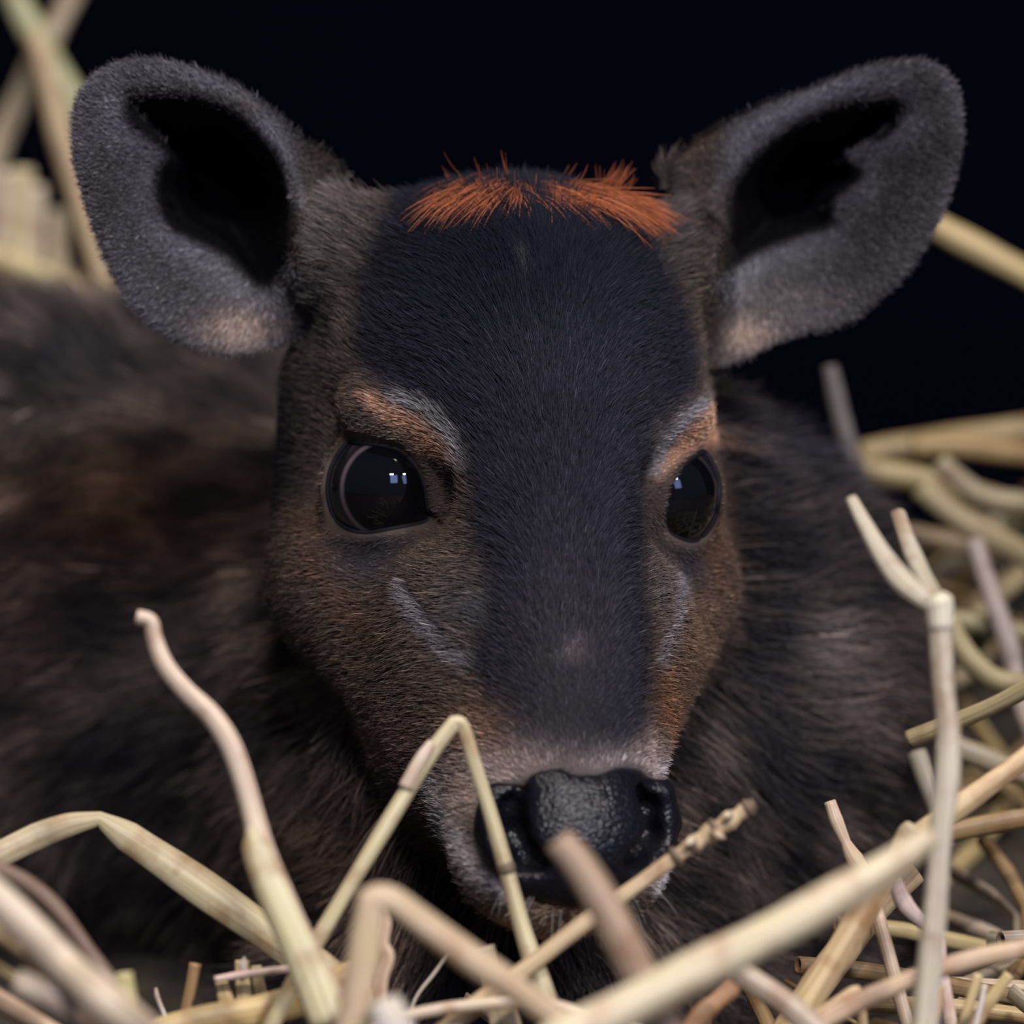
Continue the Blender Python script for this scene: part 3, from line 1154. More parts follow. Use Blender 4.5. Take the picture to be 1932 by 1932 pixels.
fo = make_curves('forelock', pts, np.broadcast_to(np.array([.10, .10, .095, .085, .06, .02]), (n, K)), np.clip(col, 0, 0.9), body)
fo['label'] = 'bright orange tuft of hair on the crown'

# a few pale whiskers under the lips
n = 22
wx = RNG.uniform(940, 1240, n)
wk = np.array([int(np.argmin(np.where(NRM[:, 2] > 0, np.hypot(PX[:, 0] - a_, PX[:, 1] - b_), 1e9))) for a_, b_ in zip(wx, 1715 - ((wx - 1085) / 150.0) ** 2 * 45 + RNG.normal(0, 8, n))])
P, N = V[wk], NRM[wk]
d1 = unit(N * 0.6 + np.stack([np.sign(P[:, 0]) * 0.5, -0.8 + 0 * wx, 0.3 + 0 * wx], 1) + 0.25 * RNG.standard_normal((n, 3)))
L = RNG.uniform(3, 8, n)
s_ = np.linspace(0, 1, 5)
pts = P[:, None] + L[:, None, None] * (d1[:, None] * s_[None, :, None] + np.array([0, -0.25, 0])[None, None] * (s_ ** 2)[None, :, None])
wh = make_curves('whiskers', pts, np.broadcast_to(np.array([.055, .05, .04, .03, .01]), (n, 5)), np.full((n, 5, 3), 0.32), body)
wh['label'] = 'pale whiskers under the nose'

# ================================================================== straw
C_PALE = (0.66, 0.55, 0.40)
C_YEL = (0.58, 0.46, 0.24)
C_PINK = (0.68, 0.54, 0.42)
C_GRN = (0.56, 0.55, 0.32)
C_BRN = (0.36, 0.22, 0.11)
C_GREY = (0.54, 0.48, 0.38)
C_WHT = (0.74, 0.66, 0.60)
SEG = 14


def tube(path, radii, flat=1.0, hollow=True, twist=0.0, ridge=0.05, seed=0, crease=0.0, wob=0.09):
    """a stem or blade swept along a path (world m); returns verts, faces, streak coordinates"""
    P = np.asarray(path, float)
    n = len(P)
    T = unit(np.gradient(P, axis=0))
    ref = unit(np.cross(T[0], -FWD))
    if np.linalg.norm(np.cross(T[0], FWD)) < 0.05:
        ref = RGT.copy()
    vs, st, fs = [], [], []
    length = np.concatenate([[0], np.cumsum(np.linalg.norm(np.diff(P, axis=0), axis=1))])
    u = ref
    rr = random.Random(seed)
    ph = rr.random() * 6.28
    rings = []

    def ring(c, t, u_, r, depth=0.0, v_=0.0):
        w_ = np.cross(t, u_)
        out = []
        for j in range(SEG):
            a_ = 2 * math.pi * j / SEG
            k_ = 1 + ridge * math.cos(5 * a_ + ph)
            x_ = math.cos(a_) * r * k_
            y_ = math.sin(a_) * r * flat * k_
            if crease:
                y_ += crease * r * (abs(math.cos(a_)) - 0.5)
            out.append(len(vs))
            vs.append(c + u_ * x_ + w_ * y_)
            st.append((math.cos(a_) * 3 + seed * 1.7, math.sin(a_) * 3, v_ * 28 + seed))
        rings.append(out)
    for i in range(n):
        u = unit(u - T[i] * (u @ T[i]))
        if twist:
            ca, sa = math.cos(twist / n), math.sin(twist / n)
            u = u * ca + np.cross(T[i], u) * sa
        if i == 0:
            if hollow:
                ring(P[0] + T[0] * min(0.003, length[-1] * 0.2), T[0], u, radii[0] * 0.6, v_=0)
                ring(P[0], T[0], u, radii[0] * 0.72, v_=0)
            else:
                ring(P[0], T[0], u, radii[0] * 0.1, v_=0)
        ring(P[i], T[i], u, radii[i] * (1 + wob * (math.sin(length[i] * 210 + ph) + 0.7 * math.sin(length[i] * 83 + 2 * ph)) * 0.5), v_=length[i])
        if i == n - 1:
            if hollow:
                ring(P[-1], T[-1], u, radii[-1] * 0.72, v_=length[-1])
                ring(P[-1] - T[-1] * min(0.003, length[-1] * 0.2), T[-1], u, radii[-1] * 0.6, v_=length[-1])
            else:
                ring(P[-1], T[-1], u, radii[-1] * 0.1, v_=length[-1])
    for a_, b_ in zip(rings[:-1], rings[1:]):
        for j in range(SEG):
            fs.append((a_[j], a_[(j + 1) % SEG], b_[(j + 1) % SEG], b_[j]))
    fs.append(tuple(reversed(rings[0])))
    fs.append(tuple(rings[-1]))
    return vs, fs, st


NS = [0]


def finish(name, path, radii, color, flat, hollow, parent=None, **kw):
    NS[0] += 1
    base = np.asarray(path[-1])
    vs, fs, st = tube(path, radii, flat, hollow, seed=NS[0], **kw)
    org = base if parent is None else np.array(parent.location)
    o = link_mesh(name, np.array(vs) - org, fs, M_STRAW, parent, {'st': ('FLOAT_VECTOR', st)})
    if parent is None:
        o.location = base
    o.color = (color[0] * 0.79, color[1] * 0.79, color[2] * 0.80, 1)
    return o


def px_path(pts, sharp=(), sub=6):
    """pixel+depth polyline -> smooth world path; indices in sharp stay kinked"""
    pts = np.array([list(p) for p in pts], float)
    cut = [0] + [i for i in sharp] + [len(pts) - 1]
    segs = []
    for a_, b_ in zip(cut[:-1], cut[1:]):
        seg = catmull(pts[a_:b_ + 1], sub) if b_ - a_ >= 1 else pts[a_:b_ + 1]
        segs.append(seg if not segs else seg[1:])
    q = np.concatenate(segs)
    return np.array([at(*r) for r in q]), np.linspace(0, 1, len(q))


def straw(label, pts, width, color, flat=0.9, sharp=(), group=None, name='straw_stalk', ground='end', hollow=True, cat='straw', **kw):
    """width in photo pixels, a number or one per point"""
    W, _ = px_path(pts, sharp)
    wd = np.array(width if hasattr(width, '__len__') else [width] * len(pts), float)
    dz = np.array([p[2] for p in pts], float)
    rr = wd / 2 / FPX * (1.0 - dz * 0.001)
    x0 = np.linspace(0, 1, len(pts))
    R = np.interp(np.linspace(0, 1, len(W)), x0, rr)
    if ground in ('end', 'both', 'start'):
        for e in (('end', 'start') if ground == 'both' else (ground,)):
            p, q = (W[-1], W[-3]) if e == 'end' else (W[0], W[2])
            d = unit(p - q)
            d = unit(d * np.array([1, 1, 1.0]) + np.array([0, 0.0, -0.25]))
            gz = float(ground_h(p[0], p[1]))
            if p[2] > gz and d[2] < -0.05:
                Ln = min((p[2] - gz + 0.004) / -d[2], 0.20)
                ex = [p + d * Ln * k for k in (0.25, 0.5, 0.75, 1.0)]
                if e == 'end':
                    W = np.concatenate([W, ex])
                    R = np.concatenate([R, [R[-1]] * 4])
                else:
                    W = np.concatenate([ex[::-1], W])
                    R = np.concatenate([[R[0]] * 4, R])
    o = finish(name, W, R, color, flat, hollow, **kw)
    o['label'] = label
    o['category'] = cat
    if group:
        o['group'] = group
    return o


def node(parent, px, py, dz, tdir, width, length=26, name='node', bulge=1.12):
    """dark joint ring on a stalk, tdir = direction of the stalk in the photo"""
    t = np.array(tdir, float)
    t = t / np.linalg.norm(t) * length / 2
    P = [at(px - t[0], py - t[1], dz), at(px - t[0] * .4, py - t[1] * .4, dz), at(px + t[0] * .4, py + t[1] * .4, dz), at(px + t[0], py + t[1], dz)]
    r = width / 2 / FPX * (1 - dz * 0.001)
    vs, fs, st = tube(P, [r * 1.02, r * bulge, r * bulge, r * 1.02], 0.95, False, seed=3)
    return link_mesh(name, np.array(vs) - np.array(parent.location), fs, M_NODE, parent, {'st': ('FLOAT_VECTOR', st)})


# --- foreground, left to right
o = straw('tall pale curved straw with a hooked tip left of the fawn\'s face',
          [(258, 1163, 100), (285, 1172, 100), (292, 1205, 100), (312, 1255, 101), (350, 1302, 102), (398, 1348, 103), (434, 1402, 104), (460, 1472, 105), (480, 1545, 106),
           (500, 1620, 108), (545, 1725, 110), (595, 1830, 112), (645, 1940, 114)], [26, 26, 30, 36, 38, 40, 42, 44, 46, 50, 54, 58, 62], C_PINK, 0.85, name='straw_stalk')
sh = finish('leaf_sheath', px_path([(474, 1560, 110), (490, 1620, 111), (530, 1715, 113), (578, 1820, 115), (620, 1930, 117)])[0],
            np.interp(np.linspace(0, 1, 25), [0, .15, .5, 1], [10, 26, 32, 34]) / FPX * 0.89, (0.64, 0.57, 0.36), 0.45, False, o)
sh['label'] = 'pale green leaf sheath'
straw('broad yellow straw leaf folded at a sharp kink over the fawn\'s left flank',
      [(-60, 1640, 62), (0, 1612, 60), (70, 1578, 57), (130, 1556, 54), (188, 1544, 52), (240, 1578, 52), (320, 1632, 54), (420, 1702, 56), (520, 1772, 58), (600, 1826, 60), (700, 1900, 62)],
      [52, 52, 56, 46, 26, 60, 66, 68, 70, 70, 64], (0.52, 0.435, 0.27), 0.30, sharp=(4,), name='straw_leaf', hollow=False, crease=0.25)
o = straw('thin pale straw bent into an upside down V before the fawn\'s muzzle',
          [(500, 1960, 92), (560, 1842, 90), (620, 1738, 88), (700, 1605, 85), (770, 1490, 82), (820, 1412, 80), (858, 1362, 79), (874, 1372, 79), (895, 1440, 79), (925, 1535, 79), (955, 1640, 79),
           (985, 1750, 80), (1018, 1850, 82), (1058, 1960, 84)], [32, 32, 31, 30, 30, 30, 26, 25, 27, 29, 30, 34, 38, 40], (0.62, 0.54, 0.34), 0.9, sharp=(6,), ground='both')
node(o, 955, 1638, 79, (0.3, 1), 30, 22)
sh = finish('leaf_sheath', px_path([(815, 1400, 82), (790, 1440, 83), (765, 1488, 83)])[0], np.interp(np.linspace(0, 1, 13), [0, .3, 1], [8, 13, 15]) / FPX * 0.92, C_PINK, 0.6, False, o)
o = straw('tan straw with a broken seed spike rising right below the nose',
          [(1424, 1516, 84), (1408, 1526, 84), (1392, 1538, 84), (1376, 1549, 84), (1360, 1560, 84), (1342, 1571, 84), (1324, 1583, 84), (1306, 1595, 84), (1288, 1608, 84), (1262, 1626, 84),
           (1200, 1672, 85), (1130, 1722, 86), (1060, 1775, 87), (1000, 1822, 88), (920, 1880, 89), (830, 1950, 90)],
          [20, 32, 27, 40, 30, 42, 29, 36, 26, 30, 30, 31, 32, 34, 36, 38], (0.62, 0.47, 0.29), 0.75, ridge=0.06)
node(o, 1420, 1519, 84, (-1, 0.7), 24, 10, 'burnt_tip', 1.05)
for (nx_, ny_, w_) in ((1412, 1524, 32), (1352, 1566, 42), (1308, 1594, 38), (1276, 1616, 36)):
    node(o, nx_, ny_, 84, (-1, 0.7), w_, 12, 'spike_joint', 1.10)
for (a_, b_) in (((1345, 1570), (1368, 1582)), ((1378, 1538), (1362, 1538)), ((1310, 1582), (1290, 1596))):
    finish('husk_stub', [at(*a_, 86), at((a_[0] + b_[0]) / 2, (a_[1] + b_[1]) / 2, 88), at(*b_, 88)], np.array([9, 8, 2]) / FPX * 0.91, (0.7, 0.56, 0.40), 0.7, False, o)
straw('thick blurred brown straw poking up across the fawn\'s nose',
      [(1052, 1585, 185), (1085, 1622, 185), (1118, 1672, 185), (1160, 1748, 185), (1200, 1830, 185), (1238, 1910, 185), (1262, 1970, 185)],
      [56, 62, 64, 66, 72, 80, 84], (0.42, 0.30, 0.215), 0.9)
straw('thick blurred straw folded into a peak below the fawn\'s chin',
      [(655, 1990, 185), (672, 1900, 185), (688, 1790, 185), (702, 1692, 185), (740, 1698, 184), (800, 1742, 182), (880, 1802, 180), (960, 1856, 178), (1020, 1900, 176), (1100, 1960, 175)],
      [66, 64, 60, 50, 56, 62, 62, 60, 58, 56], (0.64, 0.49, 0.33), 0.8, sharp=(3,), ground='both')
straw('biggest pale straw lying diagonally across the bottom right corner',
      [(1755, 1575, 185), (1690, 1625, 187), (1580, 1690, 190), (1450, 1762, 195), (1330, 1822, 198), (1200, 1890, 201), (1060, 1965, 205)],
      [50, 64, 72, 78, 82, 86, 88], (0.68, 0.58, 0.40), 0.9)
o = straw('long tan straw sweeping up from the bottom to the right edge of the photo',
          [(1990, 1385, 62), (1932, 1432, 64), (1850, 1492, 66), (1770, 1550, 68), (1716, 1592, 70), (1670, 1650, 71), (1610, 1752, 73), (1550, 1850, 75), (1480, 1960, 77)],
          [40, 42, 44, 44, 46, 50, 52, 54, 54], (0.64, 0.47, 0.27), 0.8, ridge=0.09)
finish('broken_branch', px_path([(1722, 1558, 74), (1708, 1580, 73), (1685, 1628, 73), (1672, 1650, 72)])[0], np.interp(np.linspace(0, 1, 19), [0, .2, 1], [14, 18, 16]) / FPX * 0.93, (0.68, 0.58, 0.38), 0.8, True, o)
o = straw('upright grey straw with a knobbly white joint right of the fawn',
          [(1772, 1140, 112), (1776, 1200, 114), (1780, 1290, 116), (1790, 1380, 118), (1788, 1470, 120), (1776, 1570, 122), (1768, 1680, 124), (1758, 1790, 126), (1742, 1960, 128)],
          [50, 44, 42, 46, 48, 46, 46, 48, 56], C_GREY, 0.8)
finish('side_branch', px_path([(1606, 940, 84), (1632, 990, 90), (1668, 1052, 97), (1708, 1102, 104), (1768, 1148, 112)])[0], np.interp(np.linspace(0, 1, 25), [0, .3, .7, 1], [11, 17, 22, 20]) / FPX * 0.90, C_GREY, 0.7, True, o)
finish('side_branch', px_path([(1694, 968, 70), (1712, 1020, 80), (1736, 1076, 94), (1772, 1140, 110)])[0], np.interp(np.linspace(0, 1, 19), [0, .5, 1], [15, 17, 17]) / FPX * 0.90, C_GREY, 0.7, True, o)
finish('joint', px_path([(1764, 1122, 113), (1772, 1145, 113), (1776, 1190, 114)])[0], np.interp(np.linspace(0, 1, 13), [0, .35, 1], [18, 28, 22]) / FPX * 0.887, (0.70, 0.64, 0.52), 0.9, False, o)
straw('slim pinkish straw crossing low at the right edge of the photo',
      [(1990, 1772, 105), (1932, 1790, 105), (1850, 1806, 106), (1750, 1836, 107), (1660, 1872, 108), (1570, 1916, 109), (1480, 1970, 110)], 38, (0.64, 0.46, 0.32), 0.9)
straw('short knobbly beige stem fragment standing against the fawn\'s chest',
      [(1566, 1512, 30), (1578, 1548, 31), (1596, 1590, 32), (1612, 1620, 33), (1632, 1650, 34), (1650, 1700, 36)], [24, 28, 20, 34, 28, 26], (0.62, 0.48, 0.36), 0.8)
straw('wide brown shaded straw behind the long tan diagonal straw',
      [(1720, 1640, 25), (1660, 1700, 28), (1600, 1780, 32), (1540, 1860, 36), (1480, 1950, 40)], [60, 62, 62, 62, 60], (0.50, 0.36, 0.22), 0.8)
straw('crinkled pinkish white strip of husk beside the upright grey straw',
      [(1690, 1660, 55), (1705, 1700, 56), (1735, 1735, 57), (1768, 1765, 58), (1776, 1820, 60), (1790, 1900, 62)], [26, 34, 24, 30, 22, 24], (0.66, 0.50, 0.44), 0.5, name='straw_husk', hollow=False)

# --- bottom left cluster
straw('thickest pale straw slanting down in the bottom left corner',
      [(-40, 1660, 190), (0, 1700, 190), (60, 1758, 190), (130, 1828, 190), (200, 1890, 201), (290, 1965, 193)], [60, 66, 68, 70, 74, 78], (0.68, 0.56, 0.43), 0.9)
straw('thin brown shaded straw above the thickest one in the bottom left corner',
      [(-40, 1625, 120), (0, 1640, 120), (60, 1672, 121), (110, 1718, 122), (160, 1785, 123), (215, 1860, 124), (270, 1940, 125)], 30, (0.23, 0.15, 0.11), 0.9)
straw('pale pink blurred straw at the very bottom left under the thickest one',
      [(30, 1850, 185), (80, 1872, 185), (150, 1905, 185), (230, 1950, 185), (300, 1990, 185)], [44, 52, 60, 70, 76], C_PINK, 0.8)
straw('brown straw dropping from the left edge behind the thickest pale straw',
      [(-50, 1720, 140), (0, 1752, 140), (60, 1795, 140), (120, 1850, 176), (190, 1910, 142), (260, 1970, 178)], 50, (0.52, 0.38, 0.22), 0.8)
straw('narrow yellow straw leaving the left edge low near the corner',
      [(-50, 1800, 130), (0, 1828, 130), (60, 1862, 130), (130, 1900, 131), (210, 1950, 132)], 22, C_YEL, 0.9)
straw('tan straw lying in the lowest left corner of the photo',
      [(-50, 1858, 110), (0, 1890, 110), (50, 1918, 111), (110, 1955, 112)], 40, (0.62, 0.44, 0.30), 0.9)
straw('short brown hollow stub standing upright at the bottom left of centre',
      [(368, 1818, 62), (362, 1852, 62), (354, 1892, 62), (345, 1940, 62)], 23, C_BRN, 0.95)
straw('blunt blurred yellow green stub beside the thickest corner straw',
      [(232, 1836, 130), (238, 1875, 130), (246, 1920, 131), (256, 1970, 132)], [34, 38, 40, 42], (0.60, 0.53, 0.26), 0.8)
straw('tiny frayed white splinter left of the short brown stub',
      [(294, 1864, 62), (296, 1878, 62), (302, 1895, 62), (312, 1920, 62), (318, 1945, 62)], [5, 9, 8, 8, 8], C_WHT, 0.6, name='straw_splinter', hollow=False)
straw('thin pink straw lying level over the broken stubs left of centre',
      [(560, 1826, 70), (500, 1834, 70), (450, 1840, 70), (405, 1848, 70)], [14, 15, 15, 13], (0.70, 0.52, 0.45), 0.9, ground=None)
straw('yellow flat stub slanting under the thin pink level straw',
      [(415, 1846, 66), (424, 1880, 66), (436, 1920, 66), (446, 1955, 66)], [22, 30, 36, 38], (0.66, 0.52, 0.28), 0.3, name='straw_leaf', hollow=False)
straw('broken yellow stub with a white torn tip under the pink straw',
      [(456, 1812, 64), (456, 1840, 64), (460, 1885, 64), (464, 1945, 64)], [26, 28, 32, 34], (0.66, 0.52, 0.29), 0.4)
straw('narrow yellow stub right of the torn white tip',
      [(482, 1822, 63), (486, 1850, 63), (494, 1895, 63), (500, 1950, 63)], [20, 24, 28, 30], (0.64, 0.50, 0.28), 0.4)
straw('white curled shred on top of the broken yellow stubs',
      [(462, 1806, 68), (458, 1818, 68), (460, 1832, 68), (456, 1850, 67)], [4, 12, 10, 8], C_WHT, 0.3, name='straw_splinter', hollow=False, ground=None)
straw('wide ribbed golden straw leaf rising to a torn end left of centre',
      [(736, 1800, 82), (715, 1808, 82), (660, 1842, 82), (590, 1878, 83), (500, 1905, 84), (400, 1925, 86), (300, 1950, 88)], [26, 42, 60, 64, 66, 64, 60], (0.60, 0.44, 0.20), 0.3, name='straw_leaf', crease=0.2, hollow=False)
straw('small curly husk clinging to the folded peak straw',
      [(722, 1712, 90), (728, 1742, 90), (722, 1780, 90), (733, 1806, 90), (720, 1850, 90), (716, 1920, 90)], [12, 22, 24, 22, 22, 26], (0.66, 0.48, 0.34), 0.4, name='straw_husk', hollow=False)
# --- bottom centre
straw('fine pale bristle curving below the fawn\'s chin',
      [(845, 1800, 60), (818, 1838, 60), (790, 1874, 60), (777, 1905, 60), (778, 1950, 60)], [6, 7, 7, 7, 7], C_GREY, 0.9, name='straw_bristle')
straw('broad flat ribbed pale straw standing at the bottom centre',
      [(912, 1786, 70), (922, 1830, 70), (938, 1880, 70), (952, 1930, 70), (962, 1980, 70)], [40, 46, 52, 56, 56], (0.66, 0.54, 0.36), 0.35, name='straw_leaf')
straw('blurred white fluffy straw end at the bottom left of centre',
      [(722, 1888, 190), (735, 1920, 190), (750, 1965, 190)], [60, 74, 80], C_WHT, 0.8)
straw('pinkish straw stretched level along the bottom centre',
      [(760, 1918, 95), (820, 1906, 95), (880, 1898, 95), (960, 1892, 95), (1040, 1896, 95)], [22, 22, 24, 26, 26], C_PINK, 0.8, ground='both')
straw('crumpled brown husk with white beads at the bottom right of centre',
      [(1400, 1842, 95), (1378, 1868, 95), (1352, 1890, 96), (1325, 1915, 97), (1295, 1955, 98)], [22, 34, 30, 40, 34], (0.40, 0.22, 0.12), 0.6, name='straw_husk', hollow=False)
straw('pale shaded straw sloping down right under the biggest diagonal straw',
      [(1385, 1828, 110), (1430, 1858, 110), (1480, 1892, 110), (1540, 1945, 110)], [48, 48, 50, 50], (0.52, 0.42, 0.33), 0.8)
straw('folded tan straw with a shiny white cut end at the bottom right',
      [(1530, 1925, 82), (1570, 1900, 82), (1606, 1874, 82), (1618, 1866, 82), (1624, 1890, 80), (1628, 1930, 79), (1630, 1970, 78)], [26, 28, 26, 20, 26, 28, 28], (0.60, 0.44, 0.26), 0.7, sharp=(3,))
straw('orange stub sticking up under the slim pinkish straw',
      [(1772, 1860, 80), (1766, 1895, 80), (1756, 1940, 80)], [26, 28, 30], (0.60, 0.36, 0.17), 0.8)
straw('slender yellow straw standing close to the bottom right corner',
      [(1846, 1838, 78), (1836, 1872, 78), (1822, 1915, 78), (1808, 1960, 78)], [18, 20, 22, 22], (0.66, 0.52, 0.28), 0.9)
straw('thin white straw between two yellow ones at the bottom right corner',
      [(1858, 1858, 74), (1852, 1890, 74), (1842, 1930, 74), (1832, 1965, 74)], [10, 13, 14, 14], C_WHT, 0.9)
straw('yellow straw leaning right at the bottom right corner',
      [(1905, 1838, 72), (1880, 1872, 72), (1852, 1912, 72), (1826, 1955, 72)], [20, 22, 24, 24], (0.62, 0.48, 0.26), 0.9)
# --- behind the fawn, left
G_L = 'blurred straws standing behind the fawn on the left'
straw('greenish blurred straw running from the top left corner behind the ear',
      [(10, -40, -430), (45, 30, -430), (90, 110, -430), (140, 190, -430), (180, 260, -430), (215, 340, -430), (260, 430, -430), (320, 560, -430)], [40, 50, 50, 52, 50, 48, 46, 46], (0.42, 0.42, 0.24), 0.8, name='straw_stalk')
straw('blurred grey brown straw crossing the greenish one at the top left',
      [(150, -40, -445), (120, 20, -445), (85, 90, -445), (40, 180, -445), (5, 260, -445), (-30, 360, -445), (-60, 480, -445)], [44, 46, 50, 46, 44, 44, 44], (0.44, 0.36, 0.25), 0.8)
straw('blurred tan straw slanting down behind the outer edge of the ear',
      [(62, 60, -420), (85, 130, -420), (112, 240, -420), (140, 340, -420), (172, 450, -420), (205, 560, -420)], [34, 46, 48, 48, 46, 46], (0.50, 0.37, 0.22), 0.8)
for (x_, y_, w_, lb) in ((8, 322, 40, 'blurred pale straw stub at the left edge above the fawn\'s back'),
                         (42, 318, 48, 'wide blurred straw stub second from the left edge above the fawn\'s back'),
                         (70, 350, 36, 'blurred straw stub third from the left edge above the fawn\'s back'),
                         (112, 396, 40, 'low blurred grey straw stub nearest the ear above the fawn\'s back')):
    straw(lb, [(x_, y_, -430), (x_ - 4, y_ + 90, -430), (x_ - 4, y_ + 180, -430), (x_ - 6, y_ + 300, -430)], w_, random.choice([(0.56, 0.46, 0.28), (0.54, 0.44, 0.33), (0.50, 0.42, 0.28)]), 0.8)
straw('blurred yellow straw lying flat along the fawn\'s back at the left edge',
      [(-60, 470, -420), (30, 500, -420), (100, 530, -420), (170, 560, -420), (260, 600, -420)], 48, (0.56, 0.46, 0.24), 0.8)
# --- behind the fawn, right
straw('single blurred yellow straw reaching from behind the right ear',
      [(1715, 400, -286), (1745, 416, -286), (1800, 446, -286), (1860, 478, -286), (1940, 520, -286), (2040, 575, -286), (2150, 660, -286), (2240, 900, -286)], [40, 46, 48, 50, 50, 50, 50, 50], (0.52, 0.40, 0.20), 0.85)
straw('short blurred grey straw standing upright behind the fawn\'s neck',
      [(1566, 690, -230), (1576, 740, -230), (1590, 800, -230), (1606, 865, -230), (1630, 960, -230), (1660, 1080, -230)], [26, 34, 38, 40, 40, 40], (0.15, 0.135, 0.13), 0.8)
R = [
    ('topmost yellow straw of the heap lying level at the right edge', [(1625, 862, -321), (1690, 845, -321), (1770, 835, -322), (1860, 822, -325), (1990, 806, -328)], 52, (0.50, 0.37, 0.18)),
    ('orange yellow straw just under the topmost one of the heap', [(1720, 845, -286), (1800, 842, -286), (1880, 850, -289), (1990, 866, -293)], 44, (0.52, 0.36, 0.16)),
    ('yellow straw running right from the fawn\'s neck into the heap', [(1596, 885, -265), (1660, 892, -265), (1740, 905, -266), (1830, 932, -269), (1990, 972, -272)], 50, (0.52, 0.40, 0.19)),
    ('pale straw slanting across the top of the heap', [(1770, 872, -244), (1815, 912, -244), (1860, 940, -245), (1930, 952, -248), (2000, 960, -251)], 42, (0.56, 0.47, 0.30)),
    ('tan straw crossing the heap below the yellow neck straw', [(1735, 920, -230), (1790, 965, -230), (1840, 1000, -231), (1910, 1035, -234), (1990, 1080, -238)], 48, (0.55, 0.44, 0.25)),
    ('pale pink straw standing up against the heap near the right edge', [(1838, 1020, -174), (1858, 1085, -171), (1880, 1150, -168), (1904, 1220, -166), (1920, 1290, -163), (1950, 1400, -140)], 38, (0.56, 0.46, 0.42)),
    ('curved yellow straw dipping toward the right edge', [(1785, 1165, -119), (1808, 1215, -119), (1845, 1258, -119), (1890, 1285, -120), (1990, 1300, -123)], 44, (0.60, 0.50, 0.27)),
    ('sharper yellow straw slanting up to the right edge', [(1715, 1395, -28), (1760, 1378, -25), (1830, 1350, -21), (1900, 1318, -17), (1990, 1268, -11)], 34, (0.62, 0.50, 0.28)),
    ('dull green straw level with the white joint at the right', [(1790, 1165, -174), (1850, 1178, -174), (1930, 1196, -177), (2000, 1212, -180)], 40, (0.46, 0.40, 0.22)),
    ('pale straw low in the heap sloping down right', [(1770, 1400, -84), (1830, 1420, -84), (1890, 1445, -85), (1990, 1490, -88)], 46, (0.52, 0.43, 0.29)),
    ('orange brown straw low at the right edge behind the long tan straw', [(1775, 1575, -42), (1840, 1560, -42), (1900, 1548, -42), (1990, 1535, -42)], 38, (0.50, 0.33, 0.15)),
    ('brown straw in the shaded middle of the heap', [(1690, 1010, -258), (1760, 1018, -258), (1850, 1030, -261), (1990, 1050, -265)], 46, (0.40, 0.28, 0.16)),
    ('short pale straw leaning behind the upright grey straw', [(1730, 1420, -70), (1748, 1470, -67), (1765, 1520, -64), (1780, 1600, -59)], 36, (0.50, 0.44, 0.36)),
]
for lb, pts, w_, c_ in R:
    straw(lb, pts, w_, tuple(q_ * 0.62 for q_ in c_), 0.85, ground=None)  # heap straw darkened in colour for the weaker light at the back

# --- loose filler straw: a few kinds, copied one by one
protos = []
for i in range(6):
    L_ = random.uniform(0.07, 0.15)
    bend = random.uniform(-0.02, 0.02)
    t_ = np.linspace(-0.5, 0.5, 9)
    path = np.stack([t_ * L_, bend * (1 - 4 * t_ * t_) + 0.003 * np.sin(9 * t_ + i), 0.002 * np.cos(7 * t_ + i)], 1)
    NS[0] += 1
    r_ = random.uniform(0.0018, 0.0030)
    vs, fs, st = tube(path, [r_] * 9, random.choice([0.4, 0.8, 0.9]), True, seed=NS[0])
    me = bpy.data.meshes.new('loose_straw')
    me.from_pydata([tuple(v_) for v_ in vs], [], fs)
    me.polygons.foreach_set('use_smooth', [True] * len(me.polygons))
    a_ = me.attributes.new('st', 'FLOAT_VECTOR', 'POINT')
    a_.data.foreach_set('vector', np.asarray(st, np.float32).ravel())
    me.materials.append(M_STRAW)
    protos.append(bpy.data.objects.new('loose_straw', me))


def in_fawn(p):
    q = w2h(p)
    if not (xs[0] < q[0] < xs[-1] and ys[0] < q[1] < ys[-1] and zs[0] < q[2] < zs[-1]):
        return False
    return D[np.searchsorted(xs, q[0]) - 1, np.searchsorted(ys, q[1]) - 1, np.searchsorted(zs, q[2]) - 1] < 7.0


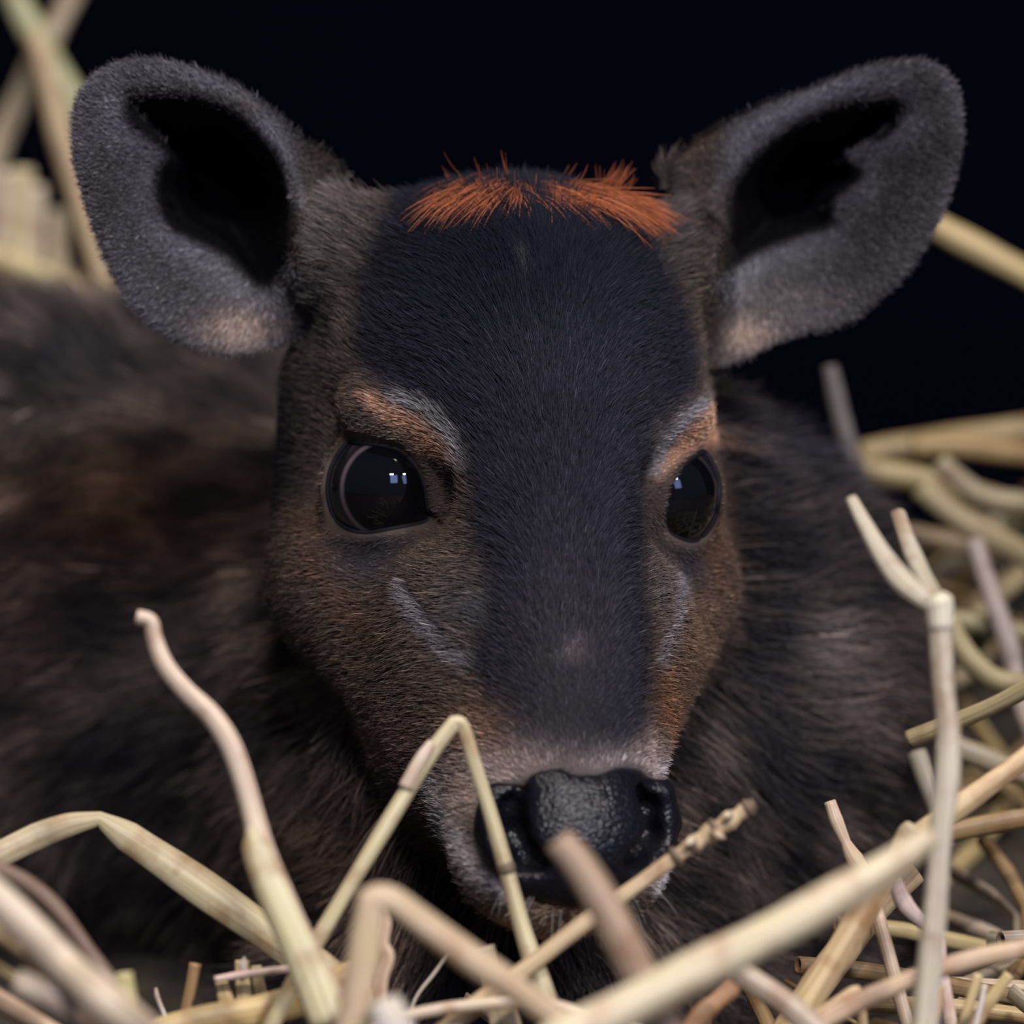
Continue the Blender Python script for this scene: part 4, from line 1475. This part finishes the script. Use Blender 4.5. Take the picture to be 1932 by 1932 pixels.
def loose(n, box, lift, label, group, cols, tilt=0.25, seed=0):
    rr = random.Random(seed)
    for k in range(n):
        o = protos[rr.randrange(len(protos))].copy()
        for attempt in range(40):
            x = rr.uniform(box[0], box[1])
            y = rr.uniform(box[2], box[3])
            e = 0.006
            g0 = float(ground_h(x, y))
            sx_ = (float(ground_h(x + e, y)) - g0) / e
            sy_ = (float(ground_h(x, y + e)) - g0) / e
            yaw = rr.uniform(0, math.pi)
            slope = sx_ * math.cos(yaw) + sy_ * math.sin(yaw)
            pitch = -math.atan(slope) + rr.gauss(0, tilt)
            loc = np.array([x, y, g0 + rr.uniform(0.002, lift)])
            dv = np.array([math.cos(yaw) * math.cos(pitch), math.sin(yaw) * math.cos(pitch), -math.sin(pitch)]) * 0.07
            if not any(in_fawn(loc + dv * f) for f in (-1, -0.5, 0, 0.5, 1)):
                break
        o.location = loc
        o.rotation_euler = (rr.uniform(-.4, .4), pitch, yaw)
        c_ = rr.choice(cols)
        f_ = rr.uniform(0.5, 0.8)
        o.color = (c_[0] * f_, c_[1] * f_, c_[2] * f_, 1)
        o['label'] = label
        o['category'] = 'straw'
        o['group'] = group
        COL.objects.link(o)


ALLC = [C_PALE, C_YEL, C_PINK, (0.5, 0.36, 0.18), (0.42, 0.28, 0.15), C_GREY]
HEAPC = [(0.42, 0.34, 0.19), (0.44, 0.33, 0.16), (0.36, 0.25, 0.13), (0.42, 0.36, 0.27), (0.28, 0.19, 0.10)]  # yellow-brown heap straw, with its dim light put into the colours
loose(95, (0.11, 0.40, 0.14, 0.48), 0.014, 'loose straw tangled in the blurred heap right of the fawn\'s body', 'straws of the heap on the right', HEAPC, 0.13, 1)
loose(40, (0.06, 0.22, -0.12, 0.06), 0.02, 'loose straw bedding on the ground at the bottom right', 'bedding straws at the bottom right', ALLC, 0.2, 2)
loose(45, (-0.15, 0.07, -0.17, -0.07), 0.022, 'loose straw bedding along the bottom edge before the fawn', 'bedding straws along the bottom edge', ALLC, 0.2, 3)
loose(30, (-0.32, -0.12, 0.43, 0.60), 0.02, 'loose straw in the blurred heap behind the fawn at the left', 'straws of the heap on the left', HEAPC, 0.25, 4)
